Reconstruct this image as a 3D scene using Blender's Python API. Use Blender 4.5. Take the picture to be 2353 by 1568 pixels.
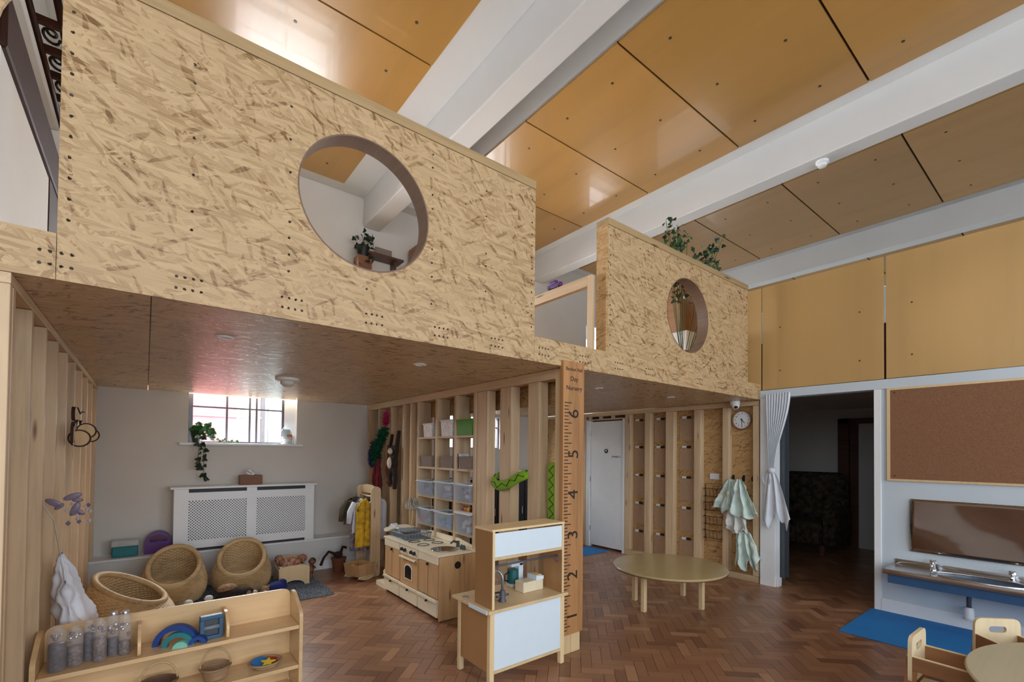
import bpy, bmesh, math, random
from mathutils import Vector, Matrix
random.seed(7)
S = bpy.context.scene
C = S.collection
for o in list(bpy.data.objects): bpy.data.objects.remove(o)
PI = math.pi

# ------------------------------------------------------------------ camera
FPX, CXP, CYP, CAMH = 1070.775, 1200.782, 1021.058, 1.53
YAW, PIT, ROL = math.radians(51.06141), math.radians(.98199), math.radians(.55235)
_f = Vector((math.cos(PIT)*math.cos(YAW), math.cos(PIT)*math.sin(YAW), math.sin(PIT)))
_r = _f.cross(Vector((0, 0, 1))).normalized(); _u = _r.cross(_f)
_r2 = _r*math.cos(ROL)+_u*math.sin(ROL); _u2 = -_r*math.sin(ROL)+_u*math.cos(ROL)
cd = bpy.data.cameras.new('camera'); cam = bpy.data.objects.new('camera', cd); C.objects.link(cam)
cd.sensor_width = 36; cd.lens = FPX/2353*36
cd.shift_x = -(CXP-1176.5)/2353; cd.shift_y = (CYP-784)/2353
cd.clip_start = .05; cd.clip_end = 200
M3 = Matrix((_r2, _u2, -_f)).transposed().to_4x4(); M3.translation = (0, 0, CAMH)
cam.matrix_world = M3
S.camera = cam

# ------------------------------------------------------------------ world, daylight, exposure
w = bpy.data.worlds.new('sky'); S.world = w; w.use_nodes = True
bg = w.node_tree.nodes['Background']; bg.inputs[0].default_value = (.86, .93, 1, 1); bg.inputs[1].default_value = 1.6
S.view_settings.view_transform = 'Standard'; S.view_settings.look = 'None'
S.view_settings.gamma = 1; S.view_settings.exposure = 0.12; S.view_settings.use_curve_mapping = False

def window_light(name, loc, size, rot, power, col=(.9, .95, 1)):
    l = bpy.data.lights.new(name, 'AREA'); l.shape = 'RECTANGLE'; l.size, l.size_y = size
    l.energy = power; l.color = col
    o = bpy.data.objects.new(name, l); C.objects.link(o); o.location = loc; o.rotation_euler = rot
    return o
# tall windows of the hall behind the camera (wall y=-4.5) and in its west wall (x=-4.5), plus added low fill lamps
for x in (-1.6, 1.2, 4.0):
    window_light('daylight_south_window', (x, -4.42, 3.75), (1.9, 2.0), (math.radians(90), 0, 0), 42, (.78, .89, 1))
    window_light('added_south_low_fill', (x, -4.42, 1.45), (1.9, 1.7), (math.radians(90), 0, 0), 46, (.8, .9, 1))  # added fill to brighten the space under the mezzanine, no known window
for y in (-3.1, -.9):
    window_light('daylight_west_window', (-4.42, y, 3.4), (1.9, 2.4), (math.radians(90), 0, math.radians(-90)), 34, (.78, .89, 1))
# sky in the upper windows of the mezzanine's back wall, outside the panes
for x in (1.3, 4.2, 7.4):
    window_light('daylight_mezzanine_window', (x, 6.8, 3.35), (1.15, 1.15), (math.radians(90), 0, math.radians(180)), 26)
# daylight of the yard falling through the low windows from above
window_light('daylight_yard', (.95, 7.9, 3.0), (2.6, 1.4), (math.radians(58), 0, math.radians(180)), 780, (.95, .98, 1))
window_light('daylight_yard', (4.3, 7.9, 3.0), (2.4, 1.4), (math.radians(58), 0, math.radians(180)), 440, (.95, .98, 1))

# ------------------------------------------------------------------ materials
MATS = {}
def srgb(r, g, b):
    f = lambda c: (c/255/12.92) if c/255 <= .04045 else ((c/255+.055)/1.055)**2.4
    return (f(r), f(g), f(b), 1)
class NT:
    def __init__(s, name):
        s.m = bpy.data.materials.new(name); s.m.use_nodes = True; s.t = s.m.node_tree
        s.b = s.t.nodes['Principled BSDF']
    def n(s, typ, **k):
        x = s.t.nodes.new(typ)
        for a, v in k.items():
            if a.startswith('i'): x.inputs[int(a[1:])].default_value = v
            else: setattr(x, a, v)
        return x
    def l(s, a, b, ao=0, bi=0):
        s.t.links.new(a.outputs[ao] if not hasattr(a, 'is_output') else a, b.inputs[bi] if not hasattr(b, 'is_output') else b)
    def coord(s, kind='Object'):
        return s.n('ShaderNodeTexCoord').outputs[kind]
    def mapping(s, vec, scale=(1, 1, 1), rot=(0, 0, 0), loc=(0, 0, 0)):
        m = s.n('ShaderNodeMapping'); s.t.links.new(vec, m.inputs[0])
        m.inputs['Scale'].default_value = scale; m.inputs['Rotation'].default_value = rot; m.inputs['Location'].default_value = loc
        return m.outputs[0]
    def noise(s, vec, scale, detail=3, rough=.55):
        x = s.n('ShaderNodeTexNoise'); s.t.links.new(vec, x.inputs['Vector'])
        x.inputs['Scale'].default_value = scale; x.inputs['Detail'].default_value = detail; x.inputs['Roughness'].default_value = rough
        return x.outputs[0]
    def ramp(s, fac, stops):
        x = s.n('ShaderNodeValToRGB'); s.t.links.new(fac, x.inputs[0])
        el = x.color_ramp.elements
        while len(el) < len(stops): el.new(.5)
        for e, (p, c) in zip(el, stops): e.position = p; e.color = c
        return x.outputs[0]
    def mix(s, a, b, fac, blend='MIX'):
        x = s.n('ShaderNodeMix', data_type='RGBA', blend_type=blend)
        for v, i in ((fac, 0), (a, 6), (b, 7)):
            if hasattr(v, 'is_output'): s.t.links.new(v, x.inputs[i])
            else: x.inputs[i].default_value = v
        return x.outputs[2]
    def math(s, op, a, b=0., c=0.):
        x = s.n('ShaderNodeMath', operation=op)
        for v, i in ((a, 0), (b, 1), (c, 2)):
            if hasattr(v, 'is_output'): s.t.links.new(v, x.inputs[i])
            else: x.inputs[i].default_value = v
        return x.outputs[0]
    def bump(s, h, strength=.3, dist=.002):
        x = s.n('ShaderNodeBump'); s.t.links.new(h, x.inputs['Height'])
        x.inputs['Strength'].default_value = strength; x.inputs['Distance'].default_value = dist
        s.t.links.new(x.outputs[0], s.b.inputs['Normal'])
    def col(s, c):
        if hasattr(c, 'is_output'): s.t.links.new(c, s.b.inputs['Base Color'])
        else: s.b.inputs['Base Color'].default_value = c
    def done(s, rough=.5, metal=0, coat=0, spec=.5):
        s.b.inputs['Roughness'].default_value = rough; s.b.inputs['Metallic'].default_value = metal
        s.b.inputs['Coat Weight'].default_value = coat; s.b.inputs['Specular IOR Level'].default_value = spec
        MATS[s.m.name] = s.m
        return s.m

def plain(name, c, rough=.5, metal=0, var=.06, nscale=9, bump=0, bscale=60, coat=0, spec=.5, trans=0, alpha=1, emis=0, sheen=0):
    t = NT(name); co = t.coord()
    n = t.noise(co, nscale, 3)
    dark = tuple(max(0, x*(1-var*2)) for x in c[:3])+(1,); lite = tuple(min(1, x*(1+var)) for x in c[:3])+(1,)
    t.col(t.ramp(n, [(.3, dark), (.7, lite)]))
    if bump: t.bump(t.noise(co, bscale, 4), bump, .002)
    if trans: t.b.inputs['Transmission Weight'].default_value = trans
    if alpha < 1: t.b.inputs['Alpha'].default_value = alpha
    if sheen: t.b.inputs['Sheen Weight'].default_value = sheen
    if emis:
        t.b.inputs['Emission Color'].default_value = c; t.b.inputs['Emission Strength'].default_value = emis
    return t.done(rough, metal, coat, spec)

def wood(name, c, axis='z', contrast=.3, rough=.5, knots=True, scale=1., coat=0, fine=38):
    t = NT(name); co = t.coord()
    st = {'x': (.06, 1, 1), 'y': (1, .06, 1), 'z': (1, 1, .06)}[axis]
    inf = t.n('ShaderNodeObjectInfo')
    off = t.n('ShaderNodeVectorMath', operation='ADD'); t.t.links.new(co, off.inputs[0])
    sc = t.n('ShaderNodeVectorMath', operation='SCALE'); sc.inputs[0].default_value = (7.3, 5.1, 9.7); t.t.links.new(inf.outputs['Random'], sc.inputs['Scale'])
    t.t.links.new(sc.outputs[0], off.inputs[1])
    v = off.outputs[0]
    m1 = t.mapping(v, tuple(a*scale for a in st))
    n1 = t.noise(m1, fine, 4, .6)
    n2 = t.noise(m1, 9, 2)
    g = t.math('ADD', t.math('MULTIPLY', n1, .55), t.math('MULTIPLY', n2, .45))
    dk = tuple(x*(1-contrast) for x in c[:3])+(1,); lt = tuple(min(1, x*(1+contrast*.55)) for x in c[:3])+(1,)
    col = t.ramp(g, [(.36, dk), (.5, c), (.66, lt)])
    if knots:
        kv = {'x': (1.3, 8, 8), 'y': (8, 1.3, 8), 'z': (8, 8, 1.3)}[axis]
        vo = t.n('ShaderNodeTexVoronoi'); t.t.links.new(t.mapping(v, kv), vo.inputs['Vector']); vo.inputs['Scale'].default_value = 1.25
        kn = t.ramp(vo.outputs['Distance'], [(.05, (1, 1, 1, 1)), (.12, (0, 0, 0, 1))])
        col = t.mix(col, (c[0]*.33, c[1]*.25, c[2]*.2, 1), kn)
    # board to board tone
    tone = t.math('MULTIPLY_ADD', inf.outputs['Random'], .22, .89)
    hs = t.n('ShaderNodeHueSaturation'); t.t.links.new(col, hs.inputs['Color']); t.t.links.new(tone, hs.inputs['Value'])
    t.col(hs.outputs[0])
    t.bump(n1, .12, .001)
    return t.done(rough, 0, coat)

def osb(name, plane, base, rough=.55, coat=0., contrast=1., size=1., bmp=.25):
    t = NT(name); co = t.coord()
    sep = t.n('ShaderNodeSeparateXYZ'); t.t.links.new(co, sep.inputs[0])
    cmb = t.n('ShaderNodeCombineXYZ')
    a, b = {'y': (0, 2), 'z': (0, 1), 'x': (1, 2)}[plane]
    t.t.links.new(sep.outputs[a], cmb.inputs[0]); t.t.links.new(sep.outputs[b], cmb.inputs[1])
    wn = t.n('ShaderNodeTexNoise'); wn.inputs['Scale'].default_value = 9; wn.inputs['Detail'].default_value = 3; t.t.links.new(cmb.outputs[0], wn.inputs['Vector'])
    ws = t.n('ShaderNodeVectorMath', operation='MULTIPLY_ADD'); t.t.links.new(wn.outputs['Color'], ws.inputs[0])
    ws.inputs[1].default_value = (.022, .022, 0); t.t.links.new(cmb.outputs[0], ws.inputs[2])
    vec = ws.outputs[0]
    cur = None; fib = None
    for i, (ang, sx, sy) in enumerate(((8, 8, 50), (80, 12, 52), (-38, 11, 66), (62, 12, 60), (118, 13, 74), (28, 7, 44), (-22, 9, 56), (48, 10, 60), (4, 9, 66))):
        mp = t.n('ShaderNodeVectorRotate', rotation_type='Z_AXIS'); t.t.links.new(vec, mp.inputs['Vector'])
        mp.inputs['Angle'].default_value = math.radians(ang)
        m2 = t.mapping(mp.outputs[0], (sx/size, sy/size, 1), loc=(i*3.7, i*5.3, 0))
        vo = t.n('ShaderNodeTexVoronoi', voronoi_dimensions='2D'); t.t.links.new(m2, vo.inputs['Vector']); vo.inputs['Scale'].default_value = 1
        sc = t.n('ShaderNodeSeparateColor'); t.t.links.new(vo.outputs['Color'], sc.inputs[0])
        fn = t.noise(t.mapping(m2, (.45, 2.2, 1)), 1.6, 3, .7)
        val = t.math('ADD', t.math('MULTIPLY', sc.outputs[0], .50), t.math('MULTIPLY_ADD', fn, .9, -.2))
        if cur is None: cur = val
        else:
            mask = t.math('GREATER_THAN', sc.outputs[1], .58)
            cur = t.math('ADD', t.math('MULTIPLY', val, mask), t.math('MULTIPLY', cur, t.math('SUBTRACT', 1., mask)))
    k = contrast
    acc = None
    for ang, sx, sy, dx in ((35, 10, 58, 11.3), (-30, 9, 50, 23.1), (75, 12, 66, 37.7)):
        mp = t.n('ShaderNodeVectorRotate', rotation_type='Z_AXIS'); t.t.links.new(vec, mp.inputs['Vector']); mp.inputs['Angle'].default_value = math.radians(ang)
        vo = t.n('ShaderNodeTexVoronoi', voronoi_dimensions='2D'); t.t.links.new(t.mapping(mp.outputs[0], (sx/size, sy/size, 1), loc=(dx, dx*1.7, 0)), vo.inputs['Vector']); vo.inputs['Scale'].default_value = 1
        sc = t.n('ShaderNodeSeparateColor'); t.t.links.new(vo.outputs['Color'], sc.inputs[0])
        mk = t.math('GREATER_THAN', sc.outputs[2], .955)
        acc = mk if acc is None else t.math('MAXIMUM', acc, mk)
    cur = t.math('SUBTRACT', cur, t.math('MULTIPLY', acc, .24))
    def tn(f): return tuple(min(1, base[i]*(1+(f[i]-1)*k)) for i in range(3))+(1,)
    col = t.ramp(cur, [(.04, tn((.44, .35, .26))), (.22, tn((.76, .69, .60))), (.45, tn((1, 1, 1))), (.72, tn((1.13, 1.15, 1.19))), (.95, tn((1.34, 1.4, 1.55)))])
    t.col(col); t.bump(cur, bmp, .0015)
    rr = t.math('MULTIPLY_ADD', cur, .25, rough-.12); t.t.links.new(rr, t.b.inputs['Roughness'])
    m = t.done(rough, 0, coat); t.t.links.new(rr, t.b.inputs['Roughness'])
    return m

def parquet(name):
    t = NT(name); co = t.coord()
    at = t.n('ShaderNodeAttribute', attribute_name='tone')
    n = t.noise(t.mapping(co, (1, 1, 1)), 55, 4, .65)
    base = t.ramp(at.outputs['Fac'], [(0, srgb(122, 84, 62)), (.35, srgb(146, 104, 77)), (.7, srgb(158, 116, 86)), (1, srgb(182, 138, 104))])
    c = t.mix(base, (.55, .5, .45, 1), t.math('MULTIPLY', n, .7), 'MULTIPLY')
    t.col(t.mix(base, c, .55)); t.bump(n, .08, .001)
    big = t.noise(co, .9, 3)
    rr = t.math('MULTIPLY_ADD', big, .25, .2); m = t.done(.33, 0, .0, .45); t.t.links.new(rr, t.b.inputs['Roughness'])
    return m

osb('osb_front', 'y', srgb(188, 158, 117), contrast=1.1, size=.95)
osb('osb_under', 'z', srgb(208, 180, 140), rough=.34, size=1.0, contrast=1.25, bmp=.7)
osb('osb_wall', 'x', srgb(190, 152, 102), size=.8)
wood('pine', srgb(208, 180, 144), 'z', .2)
wood('pine_y', srgb(206, 178, 140), 'y', .2)
wood('pine_x', srgb(176, 148, 106), 'x', .2)
wood('oak_ruler', srgb(172, 124, 78), 'z', .3, fine=26)
wood('ply_birch', srgb(174, 132, 70), 'y', .10, .28, False, .35, .25, 12)
wood('ply_panel', srgb(198, 160, 102), 'z', .08, .38, False, .35, .0, 10)
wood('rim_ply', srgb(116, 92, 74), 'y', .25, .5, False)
wood('beech', srgb(222, 186, 138), 'x', .12, .35, False, 1., .1)
wood('birch_pale', srgb(226, 198, 152), 'z', .1, .4, False)
wood('toy_wood', srgb(198, 158, 112), 'z', .2, .45)
wood('toy_pale', srgb(236, 222, 192), 'y', .08, .4, False)
wood('dark_wood', srgb(92, 58, 44), 'y', .3, .4, False)
wood('brown_ply', srgb(150, 108, 70), 'y', .2, .5, False)
parquet('parquet')
plain('white_wall', srgb(216, 216, 214), .75, var=.02, nscale=2, bump=.15, bscale=90)
plain('cool_white', srgb(200, 211, 220), .7, var=.02, nscale=2, bump=.15, bscale=90)
plain('grey_wall', srgb(218, 213, 206), .8, var=.02, nscale=2, bump=.15, bscale=90)
plain('white_ceiling', srgb(214, 215, 214), .7, var=.015, nscale=2)
plain('white_gloss', srgb(236, 238, 240), .35, var=.01)
plain('screw', srgb(50, 36, 26), .5)
plain('black', srgb(22, 22, 24), .5)
plain('black_gloss', srgb(18, 18, 20), .2)
plain('cork', srgb(138, 98, 70), .9, var=.12, nscale=120, bump=.3, bscale=300)
plain('steel', (.62, .62, .63, 1), .22, 1, var=.03)
plain('chrome', (.8, .8, .82, 1), .08, 1, var=.01)
plain('brown_paint', srgb(60, 36, 28), .7, spec=.15)
def glassmat():
    t = NT('glass'); t.col((1, 1, 1, 1))
    t.b.inputs['Transmission Weight'].default_value = 1; t.b.inputs['IOR'].default_value = 1.01
    t.b.inputs['Alpha'].default_value = .25
    return t.done(.02)
glassmat()

# ------------------------------------------------------------------ mesh helpers
class B:
    def __init__(s): s.bm = bmesh.new()
    def box(s, x0, x1, y0, y1, z0, z1, bev=0, rot=None, piv=None):
        r = bmesh.ops.create_cube(s.bm, size=1)
        v = r['verts']
        sx, sy, sz = x1-x0, y1-y0, z1-z0; c = Vector(((x0+x1)/2, (y0+y1)/2, (z0+z1)/2))
        for q in v: q.co = Vector((q.co.x*sx, q.co.y*sy, q.co.z*sz))+c
        if bev:
            e = list({e for q in v for e in q.link_edges})
            rb = bmesh.ops.bevel(s.bm, geom=e, offset=bev, segments=2, affect='EDGES', profile=.5)
            v = list({x for f in rb['faces'] for x in f.verts} | {q for q in v if q.is_valid})
        if rot is not None:
            p = Vector(piv) if piv else c
            for q in v: q.co = rot @ (q.co-p)+p
        return v
    def tube(s, pts, r, n=8, cap=True, closed=False):
        pts = [Vector(p) for p in pts]; rr = r if isinstance(r, (list, tuple)) else [r]*len(pts)
        rings = []; up = None
        for i, p in enumerate(pts):
            a = pts[i-1] if (i > 0 or closed) else p; b = pts[(i+1) % len(pts)] if (i < len(pts)-1 or closed) else p
            d = (b-a).normalized()
            if up is None: up = Vector((0, 0, 1)) if abs(d.z) < .9 else Vector((1, 0, 0))
            sx = d.cross(up).normalized(); up2 = sx.cross(d).normalized(); up = up2
            rings.append([s.bm.verts.new(p+(sx*math.cos(t)+up2*math.sin(t))*rr[i]) for t in (2*PI*k/n for k in range(n))])
        m = len(rings)
        for i in range(m if closed else m-1):
            A, Bq = rings[i], rings[(i+1) % m]
            for k in range(n): s.bm.faces.new((A[k], A[(k+1) % n], Bq[(k+1) % n], Bq[k]))
        if cap and not closed:
            s.bm.faces.new(rings[0][::-1]); s.bm.faces.new(rings[-1])
        return s
    def cyl(s, p0, p1, r0, r1=None, n=16):
        return s.tube([p0, p1], [r0, r0 if r1 is None else r1], n)
    def lathe(s, prof, n=24, c=(0, 0, 0), sx=1, sy=1, cap=True):
        c = Vector(c); rings = []
        for r, z in prof:
            rings.append([s.bm.verts.new(c+Vector((r*math.cos(t)*sx, r*math.sin(t)*sy, z))) for t in (2*PI*k/n for k in range(n))])
        for A, Bq in zip(rings, rings[1:]):
            for k in range(n): s.bm.faces.new((A[k], A[(k+1) % n], Bq[(k+1) % n], Bq[k]))
        if cap:
            s.bm.faces.new(rings[0][::-1]); s.bm.faces.new(rings[-1])
        return s
    def ball(s, c, r, n=12, rot=None):
        if not isinstance(r, (tuple, list)): r = (r, r, r)
        q = bmesh.ops.create_uvsphere(s.bm, u_segments=n, v_segments=max(6, n*2//3), radius=1)['verts']
        for v in q:
            p = Vector((v.co.x*r[0], v.co.y*r[1], v.co.z*r[2]))
            if rot is not None: p = rot @ p
            v.co = p+Vector(c)
        return s
    def prism(s, pts, d0, d1, axis='y'):
        """extrude 2D outline along axis. axis y: pts=(x,z); x: pts=(y,z); z: pts=(x,y)"""
        f = {'y': lambda p, d: (p[0], d, p[1]), 'x': lambda p, d: (d, p[0], p[1]), 'z': lambda p, d: (p[0], p[1], d)}[axis]
        a = [s.bm.verts.new(f(p, d0)) for p in pts]; b = [s.bm.verts.new(f(p, d1)) for p in pts]
        n = len(pts)
        s.bm.faces.new(a); s.bm.faces.new(b[::-1])
        for i in range(n): s.bm.faces.new((a[i], b[i], b[(i+1) % n], a[(i+1) % n]))
        return s
    def grid(s, fn, nu, nv, closeu=False):
        V = [[s.bm.verts.new(fn(i/(nu if closeu else nu-1), j/(nv-1))) for j in range(nv)] for i in range(nu)]
        for i in range(nu if closeu else nu-1):
            for j in range(nv-1):
                s.bm.faces.new((V[i][j], V[(i+1) % nu][j], V[(i+1) % nu][j+1], V[i][j+1]))
        return V
    def holed(s, x0, x1, z0, z1, cx, cz, r, y0, y1, n=64):
        """board in the XZ plane with a round hole, no inner wall"""
        angs = sorted([2*PI*k/n for k in range(n)]+[math.atan2(z-cz, x-cx) % (2*PI) for x in (x0, x1) for z in (z0, z1)])
        def outer(a):
            c, q = math.cos(a), math.sin(a); t = 1e9
            if c > 1e-9: t = min(t, (x1-cx)/c)
            if c < -1e-9: t = min(t, (x0-cx)/c)
            if q > 1e-9: t = min(t, (z1-cz)/q)
            if q < -1e-9: t = min(t, (z0-cz)/q)
            return cx+c*t, cz+q*t
        for y, flip in ((y0, False), (y1, True)):
            I = [s.bm.verts.new((cx+r*math.cos(a), y, cz+r*math.sin(a))) for a in angs]
            O = [s.bm.verts.new((outer(a)[0], y, outer(a)[1])) for a in angs]
            m = len(angs)
            for k in range(m):
                q = (I[k], O[k], O[(k+1) % m], I[(k+1) % m])
                s.bm.faces.new(q[::-1] if flip else q)
            if y == y0: O0 = O
        m = len(angs)
        for k in range(m): s.bm.faces.new((O0[k], O[k], O[(k+1) % m], O0[(k+1) % m]))
        return s
    def mesh(s, name, mat, smooth=False, fixn=True):
        me = bpy.data.meshes.new(name)
        if fixn: bmesh.ops.recalc_face_normals(s.bm, faces=s.bm.faces)
        s.bm.to_mesh(me); s.bm.free()
        me.materials.append(MATS[mat] if isinstance(mat, str) else mat)
        if smooth:
            for p in me.polygons: p.use_smooth = True
            if smooth is not True:
                pass
        return me
    def build(s, name, mat, parent=None, smooth=False, loc=None, rot=None):
        o = bpy.data.objects.new(name, s.mesh(name, mat, smooth)); C.objects.link(o)
        if smooth == 'auto':
            me = o.data
            me.set_sharp_from_angle(angle=math.radians(38))
        if parent is not None: o.parent = parent
        if loc is not None: o.location = loc
        if rot is not None: o.rotation_euler = rot
        return o
def rm(axis, deg): return Matrix.Rotation(math.radians(deg), 3, axis)
def bxo(name, mat, parent, *a, bev=0):
    b = B(); b.box(*a, bev=bev); return b.build(name, mat, parent)
def tag(o, label=None, cat=None, group=None, kind=None):
    if label: o['label'] = label
    if cat: o['category'] = cat
    if group: o['group'] = group
    if kind: o['kind'] = kind
    return o
def thing(name, label, cat, loc=(0, 0, 0), rz=0, group=None):
    o = bpy.data.objects.new(name, None); C.objects.link(o); o.location = loc; o.rotation_euler = (0, 0, rz)
    o.empty_display_size = .1
    return tag(o, label, cat, group)
def setting(name, label, loc=(0, 0, 0)):
    o = bpy.data.objects.new(name, None); C.objects.link(o); o.location = loc; o.empty_display_size = .1
    return tag(o, label, None, None, 'structure')
def link_copy(me, name, parent, loc=(0, 0, 0), rot=(0, 0, 0), scale=None):
    o = bpy.data.objects.new(name, me); C.objects.link(o); o.parent = parent; o.location = loc; o.rotation_euler = rot
    if scale: o.scale = scale
    return o
def copy_tree(o, parent=None):
    c = o.copy(); C.objects.link(c); c.parent = parent
    for ch in list(o.children): copy_tree(ch, c)
    return c
def text_mesh(txt, size, mat, parent, name, mw, ext=.0008, font=None, align='CENTER'):
    cu = bpy.data.curves.new(name, 'FONT'); cu.body = txt; cu.size = size; cu.extrude = ext
    cu.align_x = align; cu.align_y = 'CENTER'
    t = bpy.data.objects.new('tmp', cu); C.objects.link(t)
    dg = bpy.context.evaluated_depsgraph_get(); dg.update()
    me = bpy.data.meshes.new_from_object(t.evaluated_get(dg)); bpy.data.objects.remove(t)
    me.materials.clear(); me.materials.append(MATS[mat])
    o = bpy.data.objects.new(name, me); C.objects.link(o); o.parent = parent; o.matrix_local = mw
    return o
def project(p):
    d = Vector(p)-Vector((0, 0, CAMH)); z = d.dot(_f)
    if z < .05: return None
    return CXP+FPX*d.dot(_r2)/z, CYP-FPX*d.dot(_u2)/z, z

# ------------------------------------------------------------------ levels of the place
YF = 2.53      # front of the mezzanine
ZU, ZM = 2.18, 2.36   # underside and floor of the mezzanine
ZC = 5.0       # face of the ceiling panels
XL, XS, XR = -.40, 2.46, 5.68   # left stud wall, middle stud wall, right wall faces
YB, YB2 = 6.6, 6.36   # back wall below and above the mezzanine floor

# ------------------------------------------------------------------ floor
fl = setting('floor', 'brown herringbone parquet floor')
bxo('screed', 'black', fl, -4.6, 10.2, -4.6, 7.2, -.14, -.012)
W_, L_ = .0767, .23
def block_mesh(i):
    b = B(); g = .0012
    b.box(-L_/2+g, L_/2-g, -W_/2+g, W_/2-g, -.0115, 0)
    me = b.mesh('parquet_block', 'parquet'); a = me.attributes.new('tone', 'FLOAT', 'FACE')
    a.data.foreach_set('value', [i/11]*len(me.polygons)); return me
BM_ = [block_mesh(i) for i in range(12)]
blocks = []
c45 = math.sqrt(.5)
for i in range(-220, 221):
    for j in range(-40, 41):
        for v in (0, 1):
            ox, oy = i*W_+j*2*L_, -i*W_
            u, q = (ox+L_/2, oy+W_/2) if not v else (ox+L_+W_/2, oy+L_/2)
            x, y = (u-q)*c45+2.6, (u+q)*c45+2.6
            if not (-.62 < x < 9.3 and -1.2 < y < 6.7): continue
            if x > 5.78 and not (.9 < y < 4): continue
            blocks.append((x, y, v))
def vis(b):
    p = project((b[0], b[1], 0))
    if not p or not (20 < p[0] < 2333 and 1200 < p[1] < 1560): return 1e9
    x, y = b[0], b[1]
    if x < .85 and y < 4.2: return 1e9          # hidden by the low shelf
    if x > 3.3 and y < .75: return 1e9
    return p[2]
blocks.sort(key=vis)
rb = random.Random(3)
near, far = blocks[:300], blocks[300:]
for (x, y, v) in near:
    link_copy(BM_[min(11, max(0, int(rb.gauss(5.5, 2.6))))], 'parquet_block', fl, (x, y, rb.uniform(-.0008, 0)), (0, 0, PI/4+(PI/2 if v else 0)))
verts, faces, tones = [], [], []
for (x, y, v) in far:
    a = PI/4+(PI/2 if v else 0); ca, sa = math.cos(a), math.sin(a); hl, hw = L_/2-.0012, W_/2-.0012; z = rb.uniform(-.0008, 0); n = len(verts)
    for zz in (z-.0115, z):
        for (p, q) in ((-hl, -hw), (hl, -hw), (hl, hw), (-hl, hw)): verts.append((x+p*ca-q*sa, y+p*sa+q*ca, zz))
    faces += [(n+4, n+5, n+6, n+7), (n, n+1, n+5, n+4), (n+1, n+2, n+6, n+5), (n+2, n+3, n+7, n+6), (n+3, n, n+4, n+7)]
    tones += [min(1, max(0, rb.gauss(.5, .23)))]*5
me = bpy.data.meshes.new('parquet_field'); me.from_pydata(verts, [], faces); me.materials.append(MATS['parquet'])
a = me.attributes.new('tone', 'FLOAT', 'FACE'); a.data.foreach_set('value', tones)
o = bpy.data.objects.new('parquet_field', me); C.objects.link(o); o.parent = fl; o['kind'] = 'stuff'
# plain boards beyond the parquet that the photograph shows
bxo('floor_remainder', 'brown_ply', fl, -4.5, -.63, -4.5, 6.6, -.012, -.001)
bxo('floor_remainder', 'brown_ply', fl, -.63, 9.3, -4.5, -1.25, -.012, -.001)

# ------------------------------------------------------------------ ceiling with plywood panels
ce = setting('ceiling', 'high white ceiling lined with varnished plywood panels')
bxo('slab', 'white_ceiling', ce, -4.6, 12.2, -4.6, 6.6, ZC+.26, ZC+.4)
bxo('wall_margin', 'white_ceiling', ce, -4.6, 12.2, 6.162, 6.355, ZC+.014, ZC+.25)
seams = [-4.4]+[1.316+1.22*k for k in range(-4, 4)]+[6.15]
bays = [(-1.29-3.23+.0, -1.29-3.23+1.0), (-2.15-.0, -1.35+.05), (-.19, 1.946), (3.035, 5.17), (6.29, 8.43), (9.55, 11.7)]
bays = [(-3.42, -1.28), (-.19, 1.946), (3.035, 5.17), (6.29, 8.44), (9.55, 11.7)]
scr = B(); scr.cyl((0, 0, -.003), (0, 0, .004), .013, n=10); scr = scr.mesh('screw', 'screw')
for (x0, x1) in bays:
    for y0, y1 in zip(seams, seams[1:]):
        if y1-y0 < .1: continue
        p = bxo('ceiling_panel', 'ply_birch', ce, x0+.006, x1-.006, y0+.009, y1-.009, ZC, ZC+.018)
        bxo('batten', 'dark_wood', p, x0+.03, x1-.03, y0+.02, y0+.06, ZC+.018, ZC+.035) if False else None
        if y0 > -.2 and x0 > -.3 and x1 < 9:
            for sx in (x0+.305, (x0+x1)/2, x1-.305):
                for sy in (y0+.31, y1-.31): link_copy(scr, 'screw', p, (sx, sy, ZC))
    bxo('void_box', 'white_ceiling', ce, x0, x1, -4.5, 6.15, ZC+.036, ZC+.26)
    # dark battens seen in the joints
    for y in seams[1:-1]:
        bxo('joint_batten', 'brown_paint', ce, x0+.02, x1-.02, y-.03, y+.03, ZC+.019, ZC+.034)
for i, (xl, x, wd, drop) in enumerate(((-1.30, -.955, .235, .385), (1.93, 2.275, .235, .385), (5.155, 5.345, .215, .395), (8.44, 8.60, .20, .355))):
    b = setting('ceiling_beam', ['white beam out over the left of the hall', 'white beam nearest, crossing above the left sheet', 'white beam carrying the smoke alarm', 'white beam farthest right, over the partition'][i])
    q = B(); q.box(x, x+wd, -4.5, 6.355, ZC-drop, ZC+.255, bev=.012); q.build('downstand', 'white_ceiling', b)
    q = B(); q.box(xl, x-.002, -4.5, 6.16, ZC+.012, ZC+.255); q.build('soffit_strip', 'white_ceiling', b)

# ------------------------------------------------------------------ hall walls
wb = setting('wall_back', 'off white back wall with the low barred window')
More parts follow.
